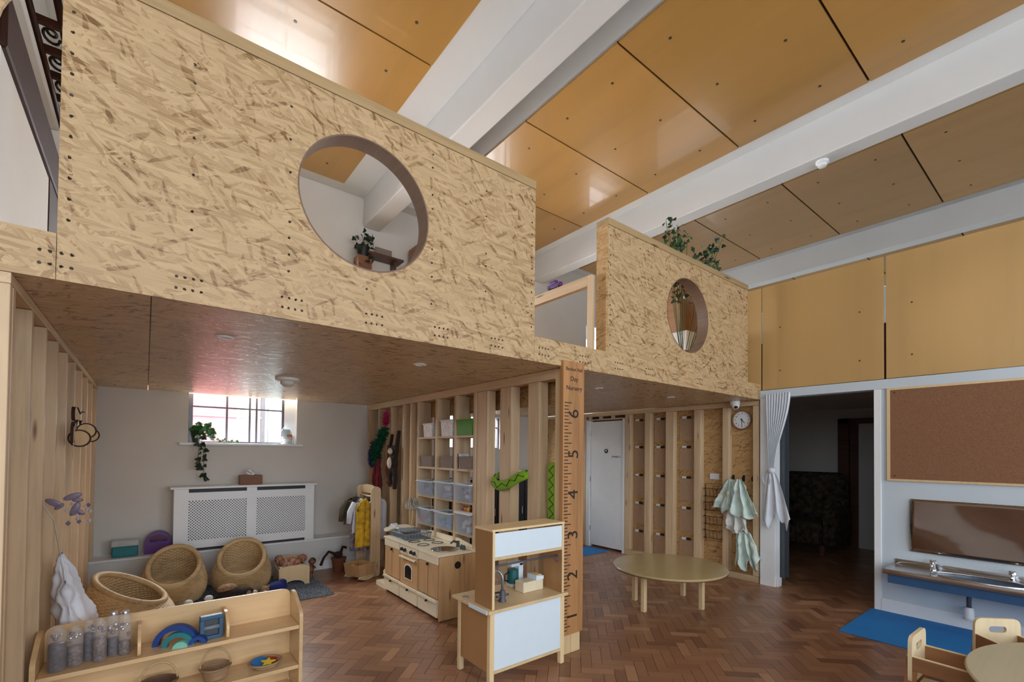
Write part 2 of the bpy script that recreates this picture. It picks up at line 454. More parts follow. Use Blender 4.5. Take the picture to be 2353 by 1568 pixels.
# lower wall with two openings (window under the mezzanine and one further right)
def wall_y(name, par, y0, y1, z0, z1, x0, x1, holes, mat):
    b = B(); xs = x0
    for (a, c, h0, h1) in sorted(holes):
        b.box(xs, a, y0, y1, z0, z1)
        if h0 > z0: b.box(a, c, y0, y1, z0, h0)
        if h1 < z1: b.box(a, c, y0, y1, h1, z1)
        xs = c
    b.box(xs, x1, y0, y1, z0, z1)
    return b.build(name, mat, par)
wall_y('lower_wall', wb, YB, YB+.18, -.01, ZU, -.55, 9.4, [(.375, 1.53, 1.60, ZU), (3.75, 4.85, 1.58, 2.12)], 'grey_wall')
wall_y('upper_wall', wb, YB2, YB2+.3, ZM, ZC+.3, -4.6, 12.2, [(.7, 1.9, 2.75, 3.9), (3.6, 4.8, 2.75, 3.9), (6.8, 8.0, 2.75, 4.05)], 'grey_wall')
wf = setting('wall_front', 'wall of the hall behind the camera')
wall_y('panel', wf, -4.6, -4.45, -.01, ZC+.1, -4.6, 12.2, [(-2.6, -.6, .55, 4.8), (.2, 2.2, .55, 4.8), (3.0, 5.0, .55, 4.8)], 'white_wall')
ww = setting('wall_outer_left', 'outer wall of the hall beyond the frame to the left')
b = B()
ys = -4.6
for (a, c) in ((-4.1, -2.1), (-1.9, .1)):
    b.box(-4.6, -4.45, ys, a, -.01, ZC+.1); b.box(-4.6, -4.45, a, c, -.01, 2.15); b.box(-4.6, -4.45, a, c, 4.7, ZC+.1); ys = c
b.box(-4.6, -4.45, ys, 6.6, -.01, ZC+.1); b.build('panel', 'white_wall', ww)
bxo('wall_outer_right', 'white_wall', None, 12.05, 12.2, -4.6, 6.6, -.01, ZC+.1)
tag(bpy.data.objects['wall_outer_right'], 'white wall far beyond the partition', None, None, 'structure')
# plinth boxing under the ledge of the back wall
tag(bxo('baseboard_back', 'white_wall', None, -.5, 2.46, 6.30, 6.6, -.01, .375), 'white boxed-in plinth along the back wall', None, None, 'structure')
lp = bpy.data.objects['baseboard_back']
bxo('ledge', 'white_gloss', lp, -.5, 2.46, 6.285, 6.6, .375, .40, bev=.004)
bxo('skirting', 'white_gloss', lp, -.5, 2.46, 6.285, 6.30, -.005, .11, bev=.003)

# ------------------------------------------------------------------ mezzanine: deck, underside, front sheets
mz = setting('floor_mezzanine', 'mezzanine deck on timber joists')
bxo('deck', 'ply_panel', mz, -4.5, 5.62, YF+.03, 6.36, ZU+.02, ZM-.02)
cu_ = setting('ceiling_mezzanine', 'strand board underside of the mezzanine')
for x0, x1 in ((-2.5, .004), (.008, 2.44), (2.444, 4.88), (4.884, 5.66)):
    for y0, y1 in ((YF+.012, 5.0), (5.003, 6.6)):
        bxo('soffit_sheet', 'osb_under', cu_, x0, x1, y0, y1, ZU, ZU+.018)
fr = setting('wall_mezzanine', 'strand board front of the mezzanine with round openings')
# continuous strip at deck level, in three sheets
for x0, x1 in ((-4.5, -.2845), (-.2825, 2.142), (2.144, 2.93), (2.932, 5.672)):
    bxo('edge_sheet', 'osb_front', fr, x0, x1, YF, YF+.018, ZU, ZM)
RH = .365
for x0, x1, cx, cz in ((-.283, 2.143, .935, 2.888), (2.93, 5.357, 4.13, 2.888)):
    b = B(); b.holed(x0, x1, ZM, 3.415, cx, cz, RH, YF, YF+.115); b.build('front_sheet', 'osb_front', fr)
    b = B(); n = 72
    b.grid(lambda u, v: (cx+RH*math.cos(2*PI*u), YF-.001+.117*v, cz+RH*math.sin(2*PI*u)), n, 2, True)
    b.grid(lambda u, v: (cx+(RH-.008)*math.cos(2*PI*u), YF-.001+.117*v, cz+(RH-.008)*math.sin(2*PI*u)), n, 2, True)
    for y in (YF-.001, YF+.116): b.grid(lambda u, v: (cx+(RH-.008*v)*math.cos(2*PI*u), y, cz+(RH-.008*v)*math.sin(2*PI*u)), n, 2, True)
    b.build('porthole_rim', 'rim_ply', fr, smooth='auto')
    bxo('cap_rail', 'pine_x', fr, x0-.004, x1+.002, YF-.006, YF+.125, 3.417, 3.475, bev=.003)
# arched sheet at far left beyond the stair opening
pts = [(-.62, 3.415), (-.2845, 3.415), (-.2845, 3.28)]+[(-.50+.2155*math.sin(t), 3.28-.215*(1-math.cos(t))*0-.215+.215*math.cos(t)) for t in ()]
pts = [(-4.4, 3.9), (-.285, 3.9), (-.285, 3.30)]
for k in range(1, 9):
    t = k/8*PI/2; pts.append((-.285-.17*math.sin(t)*1.0, 3.30-.235*math.sin(t)*.0-.235*(1-math.cos(t))))
pts += [(-4.4, 3.065)]
b = B(); b.prism(pts, YF, YF+.018, 'y'); b.build('arched_sheet', 'osb_front', fr)
# screw heads on the sheets
b = B(); rs = random.Random(5)
def sc(x, z): b.cyl((x+rs.uniform(-.004, .004), YF-.0015, z+rs.uniform(-.004, .004)), (x, YF+.004, z), .0065, n=8)
for x0, x1 in ((-.283, 2.143), (2.93, 5.357)):
    for k in range(7):
        x = x0+.03+k*(x1-x0-.06)/6
        for z in [2.42+.083*i for i in range(12)]:
            cx = (x0+x1)/2; cc = .935 if x0 < 0 else 4.13
            if (x-cc)**2+(z-2.888)**2 > .4**2 and (k in (0, 6) or rs.random() < .55): sc(x, z)
for k in range(-1, 13):
    x = -.33+k*.42
    for i in range(4):
        for z in (2.235, 2.285):
            if x+i*.03 < 5.6: sc(x+i*.03, z)
so = b.build('screw_heads', 'screw', fr); so['kind'] = 'stuff'
# return of the right hand sheet at the stair gap
bxo('return_sheet', 'osb_wall', fr, 2.912, 2.93, YF+.002, 2.64, ZM, 3.415)
# deck edge board and partition inside the gap: timber framed clear screen running back
sn = setting('trim_screen', 'timber framed clear screen beside the stair gap')
bxo('post', 'pine', sn, 2.86, 2.905, 2.65, 2.695, ZM, 3.02, bev=.003)
bxo('top_rail', 'pine_y', sn, 2.86, 2.905, 2.695, 4.2, 2.93, 3.02, bev=.003)
bxo('bottom_rail', 'pine_y', sn, 2.86, 2.905, 2.695, 4.2, ZM, ZM+.06, bev=.003)
bxo('clear_panel', 'glass', sn, 2.88, 2.885, 2.695, 4.2, ZM+.06, 2.93)

# ------------------------------------------------------------------ right wall (x = XR)
wr = setting('wall_right', 'white partition with plywood panels above the sink')
bxo('lower_wall', 'cool_white', wr, XR, XR+.12, -4.5, 1.405, -.01, 2.19)
bxo('door_jamb', 'white_gloss', wr, XR-.012, XR+.14, 1.36, 1.418, -.005, 2.19, bev=.003)
bxo('head_rail', 'cool_white', wr, XR-.015, XR+.12, -4.5, 2.53, 2.19, 2.285, bev=.004)
bxo('door_post', 'white_gloss', wr, XR-.012, XR+.12, 2.36, 2.53, -.005, 2.19, bev=.003)
for y0, y1 in ((-3.45, -2.29), (-2.27, -1.11), (-1.09, .06-.0), (.08, 1.316), (1.335, 2.505), (2.52, 3.7)):
    p = bxo('plywood_panel', 'ply_panel', wr, XR-.012, XR+.006, y0, y1, 2.29, 3.51, bev=.002)
    for sy in (y0+.2, y1-.2):
        for zz in (2.5, 3.0): link_copy(scr, 'screw', p, (XR-.012, sy, zz), (0, PI/2, 0), (.6, .6, .6))
bxo('backing_rail', 'brown_paint', wr, XR+.008, XR+.05, -3.4, 3.7, 2.30, 2.85)
tag(bxo('baseboard_right', 'white_gloss', None, XR-.016, XR, -4.5, 1.36, 0, .125, bev=.003), 'white skirting board under the washbasin', None, None, 'structure')
# dark room beyond the doorway
dr = setting('wall_inner_room', 'unlit room seen through the doorway')
bxo('far_wall', 'grey_wall', dr, 9.2, 9.3, .8, 4.1, -.01, 2.6)
bxo('side_wall', 'grey_wall', dr, 5.80, 9.3, 4.0, 4.1, -.01, 2.6)
bxo('side_wall', 'grey_wall', dr, 5.80, 9.3, .85, .95, -.01, 2.6)
bxo('lid', 'grey_wall', dr, 5.70, 9.3, .85, 4.1, 2.31, 2.42)
# ================================================================== timber framing
plain('rust', srgb(86, 56, 40), .6, .3)
def stud(par, x0, x1, y0, y1, z0, z1, mat='pine'): return bxo('stud', mat, par, x0, x1, y0, y1, z0, z1, bev=.003)
wl = setting('wall_left', 'open pine stud wall at the left under the mezzanine')
for y in (2.545, 2.60, 2.97, 3.35, 3.745, 4.15, 4.585, 5.04, 5.49, 5.94, 6.42): stud(wl, XL-.095, XL, y-.02, y+.02, .045, 2.135)
bxo('top_plate', 'pine_y', wl, XL-.095, XL, 2.53, 6.58, 2.137, 2.178, bev=.002)
bxo('sole_plate', 'pine_y', wl, XL-.095, XL, 2.53, 6.29, .0, .043, bev=.002)
bxo('backing_sheet', 'osb_wall', wl, XL-.115, XL-.097, 2.53, 6.58, .0, 2.178)
# stair parapet on the mezzanine above
pp = setting('wall_parapet', 'white stair parapet with dark brown handrail above the left edge')
bxo('parapet', 'white_wall', pp, -.52, -.455, 2.60, 3.72, ZM-.02, 3.05)
bxo('end_post', 'brown_paint', pp, -.525, -.45, 3.722, 4.06, ZM-.02, 3.30, bev=.006)
bxo('handrail', 'brown_paint', pp, -.53, -.44, 2.60, 4.06, 3.052, 3.30, bev=.015)
gr = thing('iron_grille', 'dark scrolled iron grille beside the brown handrail', 'grille', (-.39, 3.2, 3.28))
def gpt(x, y, z): return (x+.39, y-3.2, z-3.28)
g = B(); g.tube([gpt(-.40, 2.62, 3.33), gpt(-.40, 4.1, 3.33)], .012, 8); g.build('rail', 'brown_paint', gr, True)
g = B(); g.tube([gpt(-.315, 2.62, 3.36), gpt(-.315, 4.1, 3.36)], .014, 8); g.build('rail', 'brown_paint', gr, True)
for k in range(7):
    y = 2.80+k*.19
    bxo('rung', 'brown_paint', gr, -.01, .075, y-3.2-.011, y-3.2+.011, .045, .075)
    sp = [gpt(-.36+.030*math.cos(t)*(1-t/16), y+.095+.05*math.sin(t)*(1-t/16), 3.34+.003*t) for t in [i*.5 for i in range(22)]]
    g = B(); g.tube(sp, .006, 6); g.build('scroll', 'black', gr, True)

wm = setting('wall_middle', 'pine stud wall with built in pigeonholes')
for y in (6.53, 6.17, 5.77, 5.39, 5.18): stud(wm, XS, XS+.095, y-.02, y+.02, .045, 2.10)
for y0, y1 in ((3.57, 3.745), (3.205, 3.37), (2.834, 2.975)): stud(wm, XS, XS+.095, y0, y1, .045, 2.10)
DV = (4.97, 4.53, 4.13, 3.77)
for y in DV: bxo('divider', 'pine', wm, XS-.01, XS+.15, y-.021, y+.021, .045, 2.10, bev=.002)
SHZ = (1.69, 1.355, 1.035, .72, .40)
for ya, yb in zip(DV, DV[1:]):
    for z in SHZ:
        bxo('shelf', 'pine_y', wm, XS-.008, XS+.15, yb+.022, ya-.022, z-.022, z, bev=.002)
bxo('top_plate', 'pine_y', wm, XS-.002, XS+.095, 2.64, 6.58, 2.102, 2.178, bev=.002)
bxo('sole_plate', 'pine_y', wm, XS-.002, XS+.095, 2.64, 6.58, 0, .043, bev=.002)
bxo('header_sheet', 'osb_wall', wm, XS+.16, XS+.178, 2.64, 6.58, 1.93, 2.178)
for y0, y1 in ((6.2, 6.5), (5.83, 6.12), (5.45, 5.72), (5.0, 5.35), (4.60, 4.93), (4.33, 4.50), (4.16, 4.28), (3.84, 4.09)):
    bxo('rear_board', 'pine', wm, XS+.18, XS+.2, y0, y1, .0, 2.1)
for y in (3.30, 2.93): pass
# end post with height chart
for i, x in enumerate((2.458, 2.556)): bxo('end_post', 'birch_pale', wm, x, x+.095, YF+.02, YF+.115, 0, 2.178, bev=.003)

wc = setting('wall_right_rear', 'strand board wall with pine studs beyond the mezzanine')
for y0, y1 in ((4.45, 4.545), (4.09, 4.185), (3.705, 3.83), (3.30, 3.395), (2.92, 3.0), (2.55, 2.62)): stud(wc, XR, XR+.09, y0, y1, .075, 2.115)
bxo('top_plate', 'pine_y', wc, XR, XR+.09, 2.55, 6.58, 2.117, 2.178, bev=.002)
bxo('sole_plate', 'pine_y', wc, XR, XR+.09, 2.55, 4.545, 0, .073, bev=.002)
for y0, y1 in ((2.535, 3.35), (3.352, 4.56)): bxo('backing_sheet', 'osb_wall', wc, XR+.092, XR+.108, y0, y1, 0, 2.178)
bxo('backing_sheet', 'osb_wall', wc, XR+.05, XR+.068, 5.36, 6.6, 0, 2.178)
stud(wc, XR, XR+.05, 5.36, 5.42, 0, 2.115)
for y in (4.80, 5.05, 5.28): bxo('noggin', 'pine', wc, XR, XR+.05, y-.02, y+.02, 2.075, 2.115)
bxo('head_plate', 'pine_y', wc, XR, XR+.05, 4.55, 5.36, 2.055, 2.075)
bxo('light_stop_board', 'dark_wood', wc, XR+.11, XR+.125, 2.535, 6.6, 0, 2.178)  # unseen board added to block light leaking in above the door
d1 = setting('door_1', 'white flush door at the end of the strand board wall')
bxo('leaf', 'white_gloss', d1, XR+.02, XR+.06, 4.60, 5.27, .035, 2.035, bev=.003)
bxo('jamb', 'white_gloss', d1, XR+.0, XR+.08, 4.555, 4.597, 0, 2.053, bev=.002)
bxo('jamb', 'white_gloss', d1, XR+.0, XR+.08, 5.273, 5.35, 0, 2.053, bev=.002)
for z in (.3, 1.1, 1.85): bxo('hinge', 'steel', d1, XR+.008, XR+.019, 5.262, 5.285, z-.04, z+.04)
b = B(); b.cyl((XR+.02, 4.93, 1.56), (XR+.014, 4.93, 1.56), .035, n=20); b.build('sign_disc', 'black', d1)
b = B(); b.lathe([(.014, 0), (.014, .002)], 12); b.build('sign_symbol', 'white_gloss', d1, loc=(XR+.0138, 4.93, 1.565), rot=(0, -PI/2, 0))
b = B(); b.cyl((XR+.02, 4.66, 1.475), (XR-.02, 4.66, 1.475), .011, n=10); b.tube([(XR-.02, 4.65, 1.475), (XR-.022, 4.78, 1.475)], .009, 8); b.build('lever_handle', 'steel', d1, True)

# ---- windows
w1 = setting('window_1', 'barred low window with a view of a pink wall')
def bars(par, xs, zs, x0, x1, z0, z1, y, r=.011, mat='bar_grey', thick=.03):
    for x in xs: bxo('mullion', mat, par, x-r, x+r, y-.012, y+.012, z0, z1)
    for z in zs: bxo('glazing_bar', mat, par, x0, x1, y-.011, y+.011, z-.009, z+.009)
    bxo('frame', mat, par, x0, x0+thick*1.6, y-.03, y+.03, z0, z1); bxo('frame', mat, par, x1-thick, x1, y-.03, y+.03, z0, z1)
    bxo('frame', mat, par, x0+thick*1.6, x1-thick, y-.03, y+.03, z0, z0+.02)
    bxo('pane', 'glass', par, x0+.03, x1-.03, y+.014, y+.018, z0+.02, z1)
plain('bar_grey', srgb(88, 86, 96), .5)
bars(w1, (.765, 1.01, 1.085), (2.035,), .375, 1.40, 1.605, 2.18, 6.73)
bxo('reveal_strip', 'white_gloss', w1, 1.40, 1.53, 6.70, 6.76, 1.605, 2.18)
bxo('sill', 'white_gloss', w1, .29, 1.585, 6.50, 6.78, 1.575, 1.602, bev=.004)
w2 = setting('window_2', 'second low window seen between the studs')
bars(w2, (4.1, 4.5), (1.95,), 3.75, 4.85, 1.58, 2.12, 6.70)
for i, (a, c) in enumerate(((.7, 1.9), (3.6, 4.8), (6.8, 8.0))):
    wn = setting('window_%d' % (3+i), ['upper window over the pink wall', 'upper window behind the stair gap', 'arched upper window at the end of the mezzanine'][i])
    bars(wn, ((a+c)/2,), (3.3,), a, c, 2.75, 3.9 if i < 2 else 4.05, 6.52, mat='white_gloss')
# ---- outside: yard wall and neighbouring door seen through the low window
yd = setting('wall_yard', 'pink wall and pale pipes of the yard outside')
plain('slate_dark', srgb(60, 60, 62), .9); plain('pink_render', srgb(206, 132, 142), .9, var=.06, nscale=4); plain('pale_blue', srgb(190, 214, 222), .7)
bxo('pink_wall', 'pink_render', yd, -1.2, 1.15, 8.9, 9.0, -.2, 2.6)
bxo('pale_wall', 'white_wall', yd, 1.15, 4.0, 9.0, 9.1, -.2, 2.8)
b = B(); b.cyl((1.28, 8.95, 0), (1.28, 8.95, 2.8), .05); b.build('downpipe', 'white_gloss', yd, True)
bxo('pale_door', 'pale_blue', yd, 1.62, 1.95, 8.9, 8.98, 0, 2.35)
bxo('pipe', 'bar_grey', yd, 1.50, 1.56, 8.88, 8.94, 0, 2.8)
bxo('pipe', 'pink_render', yd, -1.2, 1.5, 8.86, 8.9, 2.05, 2.075)
bxo('yard_ground', 'slate_dark', yd, -3, 7, 6.8, 9.1, -.2, -.1)

# ================================================================== fixtures
def rulers():
    t = thing('height_chart', 'oak height chart ruler fixed to the end post', 'height chart', (2.41, YF-.005, .165))
    w_, h_ = .222, 2.057
    b = B(); b.box(0, w_, -.022, 0.02, 0, h_, bev=.004); b.build('board', 'oak_ruler', t)
    inch = .0254
    for k in range(7, 84):
        z = k*inch-.165
        if z < .02 or z > h_-.30: continue
        ln = .075 if k % 3 == 0 else .04
        bxo('tick', 'burnt', t, .012, .012+ln, -.0232, -.0215, z-.0033, z+.0033)
    for n in range(1, 7):
        mw = Matrix.Translation((.112, -.0228, .3048*n-.165-.005)) @ Matrix.Rotation(PI/2, 4, 'X') @ Matrix.Rotation(PI/2, 4, 'Z')
        text_mesh(str(n), .15, 'burnt', t, 'numeral', mw)
    for s, z in (('Becket Hall', h_-.062), ('Day', h_-.135), ('Nursery', h_-.205)):
        mw = Matrix.Translation((.111, -.0228, z)) @ Matrix.Rotation(PI/2, 4, 'X')
        text_mesh(s, .05 if s != 'Becket Hall' else .038, 'burnt', t, 'lettering', mw)
plain('burnt', srgb(40, 24, 16), .6)
rulers()

# spot rings in the underside
for i, (x, y) in enumerate(((.344, 3.18), (1.587, 3.2), (3.515, 3.15), (4.69, 3.1))):
    t = thing('downlight', ['white recessed downlight above the low shelf', 'white recessed downlight above the wooden toy kitchen', 'white recessed downlight just past the height chart', 'white recessed downlight nearest the wall clock'][i], 'downlight', (x, y, ZU), group='downlights under the mezzanine')
    b = B(); b.lathe([(.028, -.001), (.030, -.006), (.046, -.006), (.049, 0.0)], 28, cap=False); b.build('bezel', 'white_gloss', t, True)
    b = B(); b.lathe([(.0, .0), (.028, -.001)], 24, cap=False); b.build('lamp', 'steel', t)
t = thing('smoke_alarm', 'white ceiling alarm hanging under the mezzanine', 'smoke alarm', (.99, 4.64, ZU))
b = B(); b.lathe([(.10, 0), (.10, -.02), (.085, -.03)], 28); b.build('base', 'white_gloss', t, 'auto')
b = B(); b.lathe([(.06, -.03), (.055, -.055), (.03, -.075), (.008, -.08)], 24); b.build('sensor', 'grey_wall', t, 'auto')
t = thing('smoke_detector', 'white smoke detector on the ceiling beam', 'smoke alarm', (5.45, 1.80, 4.604))
b = B(); b.lathe([(.06, 0), (.06, -.02), (.05, -.03)], 20); b.build('base', 'white_gloss', t, 'auto')
b = B(); b.lathe([(.045, -.03), (.04, -.055), (.02, -.065)], 20); b.build('sensor', 'white_gloss', t, 'auto')
t = thing('security_camera', 'white dome security camera above the wall clock', 'security camera', (5.60, 2.80, 2.178))
b = B(); b.lathe([(.058, 0), (.058, -.03), (.05, -.05)], 24); b.build('housing', 'white_gloss', t, 'auto')
b = B(); b.ball((-.005, -.01, -.055), (.046, .046, .046), 18); b.build('dome', 'white_gloss', t, True)
b = B(); b.ball((-.028, -.026, -.075), (.024, .024, .02), 14); b.build('lens', 'black_gloss', t, True)

t = thing('wall_clock', 'round wall clock with a brown rim on the strand board wall', 'clock', (5.765, 2.785, 1.955), 0)
RZ = Matrix.Rotation(-PI/2, 3, 'Y')
def facex(b): # turn a z-axis lathe to face -X
    for v in b.bm.verts: v.co = Vector((-v.co.z, -v.co.x, v.co.y)); 
    return b
b = B(); b.lathe([(.10, 0), (.118, 0), (.125, .02), (.118, .038), (.108, .034), (.106, .02)], 40, cap=False); facex(b).build('rim', 'brown_ply', t, True)
b = B(); b.lathe([(.0, .018), (.107, .018)], 40, cap=False); facex(b).build('dial', 'white_gloss', t)
for h in range(1, 13):
    a = PI/2-h*PI/6
    mw = Matrix.Translation((-.0195, -.083*math.cos(a), .083*math.sin(a))) @ Matrix.Rotation(-PI/2, 4, 'Z') @ Matrix.Rotation(PI/2, 4, 'X')
    text_mesh(str(h), .026, 'black', t, 'numeral', mw, .0004)
def hand(name, ang, ln, wd):
    a = math.radians(90-ang); d = Vector((0, -math.cos(a), math.sin(a))); nrm = Vector((0, d.z, -d.y)); b = B()
    ps = [d*(-.018)+nrm*wd, d*ln+nrm*wd*.5, d*ln-nrm*wd*.5, d*(-.018)-nrm*wd]
    for x in (-.0225, -.0215): b.bm.faces.new([b.bm.verts.new(p+Vector((x, 0, 0))) for p in ps])
    b.build(name, 'black', t)
hand('hour_hand', 137, .055, .005); hand('minute_hand', 178, .085, .004)

# clipboards
plain('hardboard', srgb(184, 152, 122), .6, var=.05, nscale=30); plain('hardboard_dark', srgb(150, 110, 78), .6)
cols = (('A', 4.335, 'in the column nearest the white door'), ('B', 3.965, 'in the middle column'), ('C', 3.55, 'in the column nearest the wire rack'))
rows = ('top', 'second', 'third', 'fourth', 'bottom')
for c, y, cl in cols:
    for r, z in enumerate((2.03, 1.625, 1.21, .793, .375)):
        t = thing('clipboard', 'brown board on a bulldog clip, %s one %s' % (rows[r], cl), 'clipboard', (5.768, y, z), group='clipboards on the stud wall')
        b = B(); b.box(-.005, 0, -.112, .112, -.325, -.005); o = b.build('board', 'hardboard', t)
        if c == 'C' and r == 4: pass
        b = B(); b.prism([(-.005, .012), (-.03, -.004), (-.03, -.010), (-.005, -.022)], -.062, -.005, 'y'); b.build('clip', 'black', t)
        bxo('name_tag', 'white_gloss', t, -.034, -.018, -.004, .056, -.018, .012)
t = thing('wire_rack', 'brown wire document rack on the wall under the notice', 'rack', (5.766, 3.16, .40))
b = B()
b.tube([(0, -.115, 0), (0, -.115, .74), (0, .115, .74), (0, .115, 0)], .005, 6, closed=True); b.build('frame', 'rust', t, True)
for k in range(4):
    z = .04+k*.18
    b = B(); b.tube([(0, -.115, z+.1), (-.06, -.11, z+.1), (-.06, .11, z+.1), (0, .115, z+.1)], .004, 6)
    b.tube([(0, -.115, z), (-.045, -.11, z), (-.045, .11, z), (0, .115, z)], .004, 6)
    for yy in (-.07, -.02, .03, .08): b.tube([(-.045, yy, z), (-.06, yy, z+.1)], .003, 5)
    b.build('pocket', 'rust', t, True)
tag(bxo('notice_plate', 'white_gloss', None, 5.764, 5.771, 3.09, 3.215, 1.20, 1.275), 'small white notice plate above the wire rack', 'notice')

# coat hooks with pale aprons
plain('mint_cloth', srgb(214, 230, 222), .6, var=.05, nscale=14, bump=.4, bscale=30); plain('mint_cloth_b', srgb(222, 222, 216), .6, var=.05, nscale=14, bump=.4, bscale=30)
hk = []
for i, y in enumerate((2.90, 2.77, 2.655)):
    t = thing('coat_hook', ['black coat hook left, holding the wider apron', 'black coat hook middle, holding an apron', 'black coat hook by the corner stud, empty'][i], 'hook', (5.772, y, 1.235), group='coat hooks')
    bxo('plate', 'black', t, -.006, 0, -.012, .012, -.04, .035)
    b = B(); b.tube([(-.004, 0, -.02), (-.035, 0, -.03), (-.045, 0, -.005), (-.043, 0, .018)], .006, 6); b.build('prong', 'black', t, True)
CRUMPLE = bpy.data.textures.new('crumple', 'CLOUDS'); CRUMPLE.noise_scale = .09; CRUMPLE.noise_depth = 2
def cloth_hang(name, label, cat, loc, W0, W1, H, folds, mat, seed, depth=.05, axis='y', slant=0, notch=.06):
    """gathered cloth hanging from a point: widens downward with folds, closed with thickness"""
    rnd = random.Random(seed); ph = [rnd.uniform(0, 6.28) for _ in range(4)]
    t = thing(name, label, cat, loc)
    def f(u, v):
        a = (u-.5); wdt = W0+(W1-W0)*(v**.75)
        y = a*wdt+slant*v
        dep = depth*(.35+.65*v)*(math.sin(folds*PI*u+ph[0])*.55+math.sin(folds*1.7*PI*u+ph[1]+v*2)*.3)+.018*math.sin(9*v+ph[2]+5*u)*v
        z = -H*v*(1-.10*abs(a)*2*v)+notch*v*math.sin(5*PI*u+ph[3])*.5
        x = -abs(depth)*.9+dep-.01
        return (x, y, z) if axis == 'y' else (y, x, z)
    b = B(); b.grid(f, 42, 30)
    o = b.build('cloth', mat, t, True); m = o.modifiers.new('crumple', 'DISPLACE'); m.texture = CRUMPLE; m.strength = .05*min(1, depth/.07); m.mid_level = .5; m = o.modifiers.new('thick', 'SOLIDIFY'); m.thickness = .004
    return t
cloth_hang('apron', 'pale mint apron spread wide on the left hook', 'apron', (5.725, 2.875, 1.215), .05, .40, .42, 6, 'mint_cloth', 2, .07, slant=.05)
cloth_hang('apron', 'pale mint apron on the middle hook beside the corner stud', 'apron', (5.70, 2.745, 1.225), .05, .36, .46, 5, 'mint_cloth', 5, .09, slant=-.06)
cloth_hang('apron', 'crumpled off-white apron low on the wall under the hooks', 'apron', (5.72, 2.80, .83), .20, .27, .26, 5, 'mint_cloth_b', 9, .09, slant=-.02)
cloth_hang('apron', 'crumpled mint apron lowest, trailing towards the floor', 'apron', (5.715, 2.70, .60), .14, .32, .42, 6, 'mint_cloth', 12, .09, slant=-.05, notch=.16)

# curtain
plain('voile', srgb(226, 232, 240), .8, var=.03, nscale=10, alpha=.93)
t = thing('curtain', 'white voile curtain knotted at the doorway', 'curtain', (5.61, 2.33, 0))
def cur(z0, z1, w0, w1, y0, y1, seed, nf=9, dep=.022):
    rnd = random.Random(seed); p = rnd.uniform(0, 6)
    def f(u, v):
        k = v*v*(3-2*v); wd = w0+(w1-w0)*k; y = y0+(y1-y0)*k+(.5-u)*wd
        return (dep*math.sin(nf*2*PI*u+p+.6*v)*(.5+wd), y, z0+(z1-z0)*v)
    return f
b = B(); b.grid(cur(2.235, 1.36, .27, .07, -.02, .045, 1), 90, 24); o = b.build('upper_drape', 'voile', t, True); m = o.modifiers.new('thick', 'SOLIDIFY'); m.thickness = .002
def tail(u, v):
    wd = .08+.24*v**.7; y = .045+(.5-u)*wd-.05*v
    return (.03*math.sin(16*u+2*v)*(.4+v*.6), y, 1.32-(.46+.16*math.sin(5.2*u+.4)**2+.03*math.sin(31*u))*v)
b = B(); b.grid(tail, 80, 20); o = b.build('tail', 'voile', t, True); m = o.modifiers.new('thick', 'SOLIDIFY'); m.thickness = .002
b = B(); b.ball((0, .045, 1.345), (.04, .045, .035), 14); b.build('knot', 'voile', t, True)
b = B(); b.grid(lambda u, v: (.02*math.sin(9*u), .10+.055*math.cos(2*PI*u)*(1-.3*v), 1.24+.085*math.sin(2*PI*u)+.02*v), 24, 6, True); o = b.build('loop', 'voile', t, True); m = o.modifiers.new('thick', 'SOLIDIFY'); m.thickness = .004
# folding door edge behind the curtain
t = thing('folding_door', 'grey folding door pushed back behind the curtain', 'door', (5.80, 2.42, 0))
plain('slate', srgb(72, 78, 84), .6)
for k in range(3): bxo('fold', 'slate', t, .02+k*.05, .055+k*.05, -.10+.02*(k % 2), .0, .08, 2.1)
b = B(); b.box(-.125, -.015, -.088, -.06+.03, 0, .10, bev=.006); tag(b.build('floor_block', 'white_gloss', None, loc=(5.80, 2.42, 0)), 'white block at the foot of the door post', 'door stop')

# noticeboard, mirror, washbasin
t = thing('noticeboard', 'large cork noticeboard in a beech frame above the mirror', 'noticeboard', (XR-.014, 0, 1.285))
bxo('cork', 'cork', t, -.004, .012, -.9, 1.285, .02, .885)
for y0, y1, z0, z1 in ((-.92, 1.31, 0, .02), (-.92, 1.31, .885, .905), (1.285, 1.31, .02, .885), (-.92, -.9, .02, .885)):
    bxo('frame_strip', 'birch_pale', t, -.010, .013, y0, y1, z0, z1)
for y, z in ((1.25, .05), (1.25, .86)):
    link_copy(scr, 'pin', t, (-.005, y, z), (0, PI/2, 0), (.5, .5, .5))
def mirrormat():
    t = NT('acrylic_mirror'); co = t.coord()
    n = t.noise(t.mapping(co, (1, 1.6, 3)), 1.7, 2)
    t.bump(n, .06, .03); t.col((.34, .29, .26, 1)); return t.done(.1, 1)
mirrormat()
t = thing('mirror', 'warped acrylic mirror screwed above the washbasin', 'mirror', (XR-.004, 0, .625))
def warp(u, v):
    y = 1.135-u*1.9; z = v*.495
    return (-.010-.010*math.sin(3.1*u*4+1)*math.sin(PI*v)-.006*math.sin(9*u+4*v), y, z)
b = B(); b.grid(warp, 60, 16); o = b.build('sheet', 'acrylic_mirror', t, True); m = o.modifiers.new('thick', 'SOLIDIFY'); m.thickness = .003; m.offset = 1
for y, z in ((1.11, .47), (1.11, .03), (.2, .47)): link_copy(scr, 'screw', t, (-.016, y, z), (0, PI/2, 0), (.5, .5, .5))

plain('blue_laminate', srgb(52, 88, 126), .5)
t = thing('washbasin', 'long stainless steel washbasin with blue front panel', 'washbasin', (XR-.002, 0, .30))
ZB = .49-.30
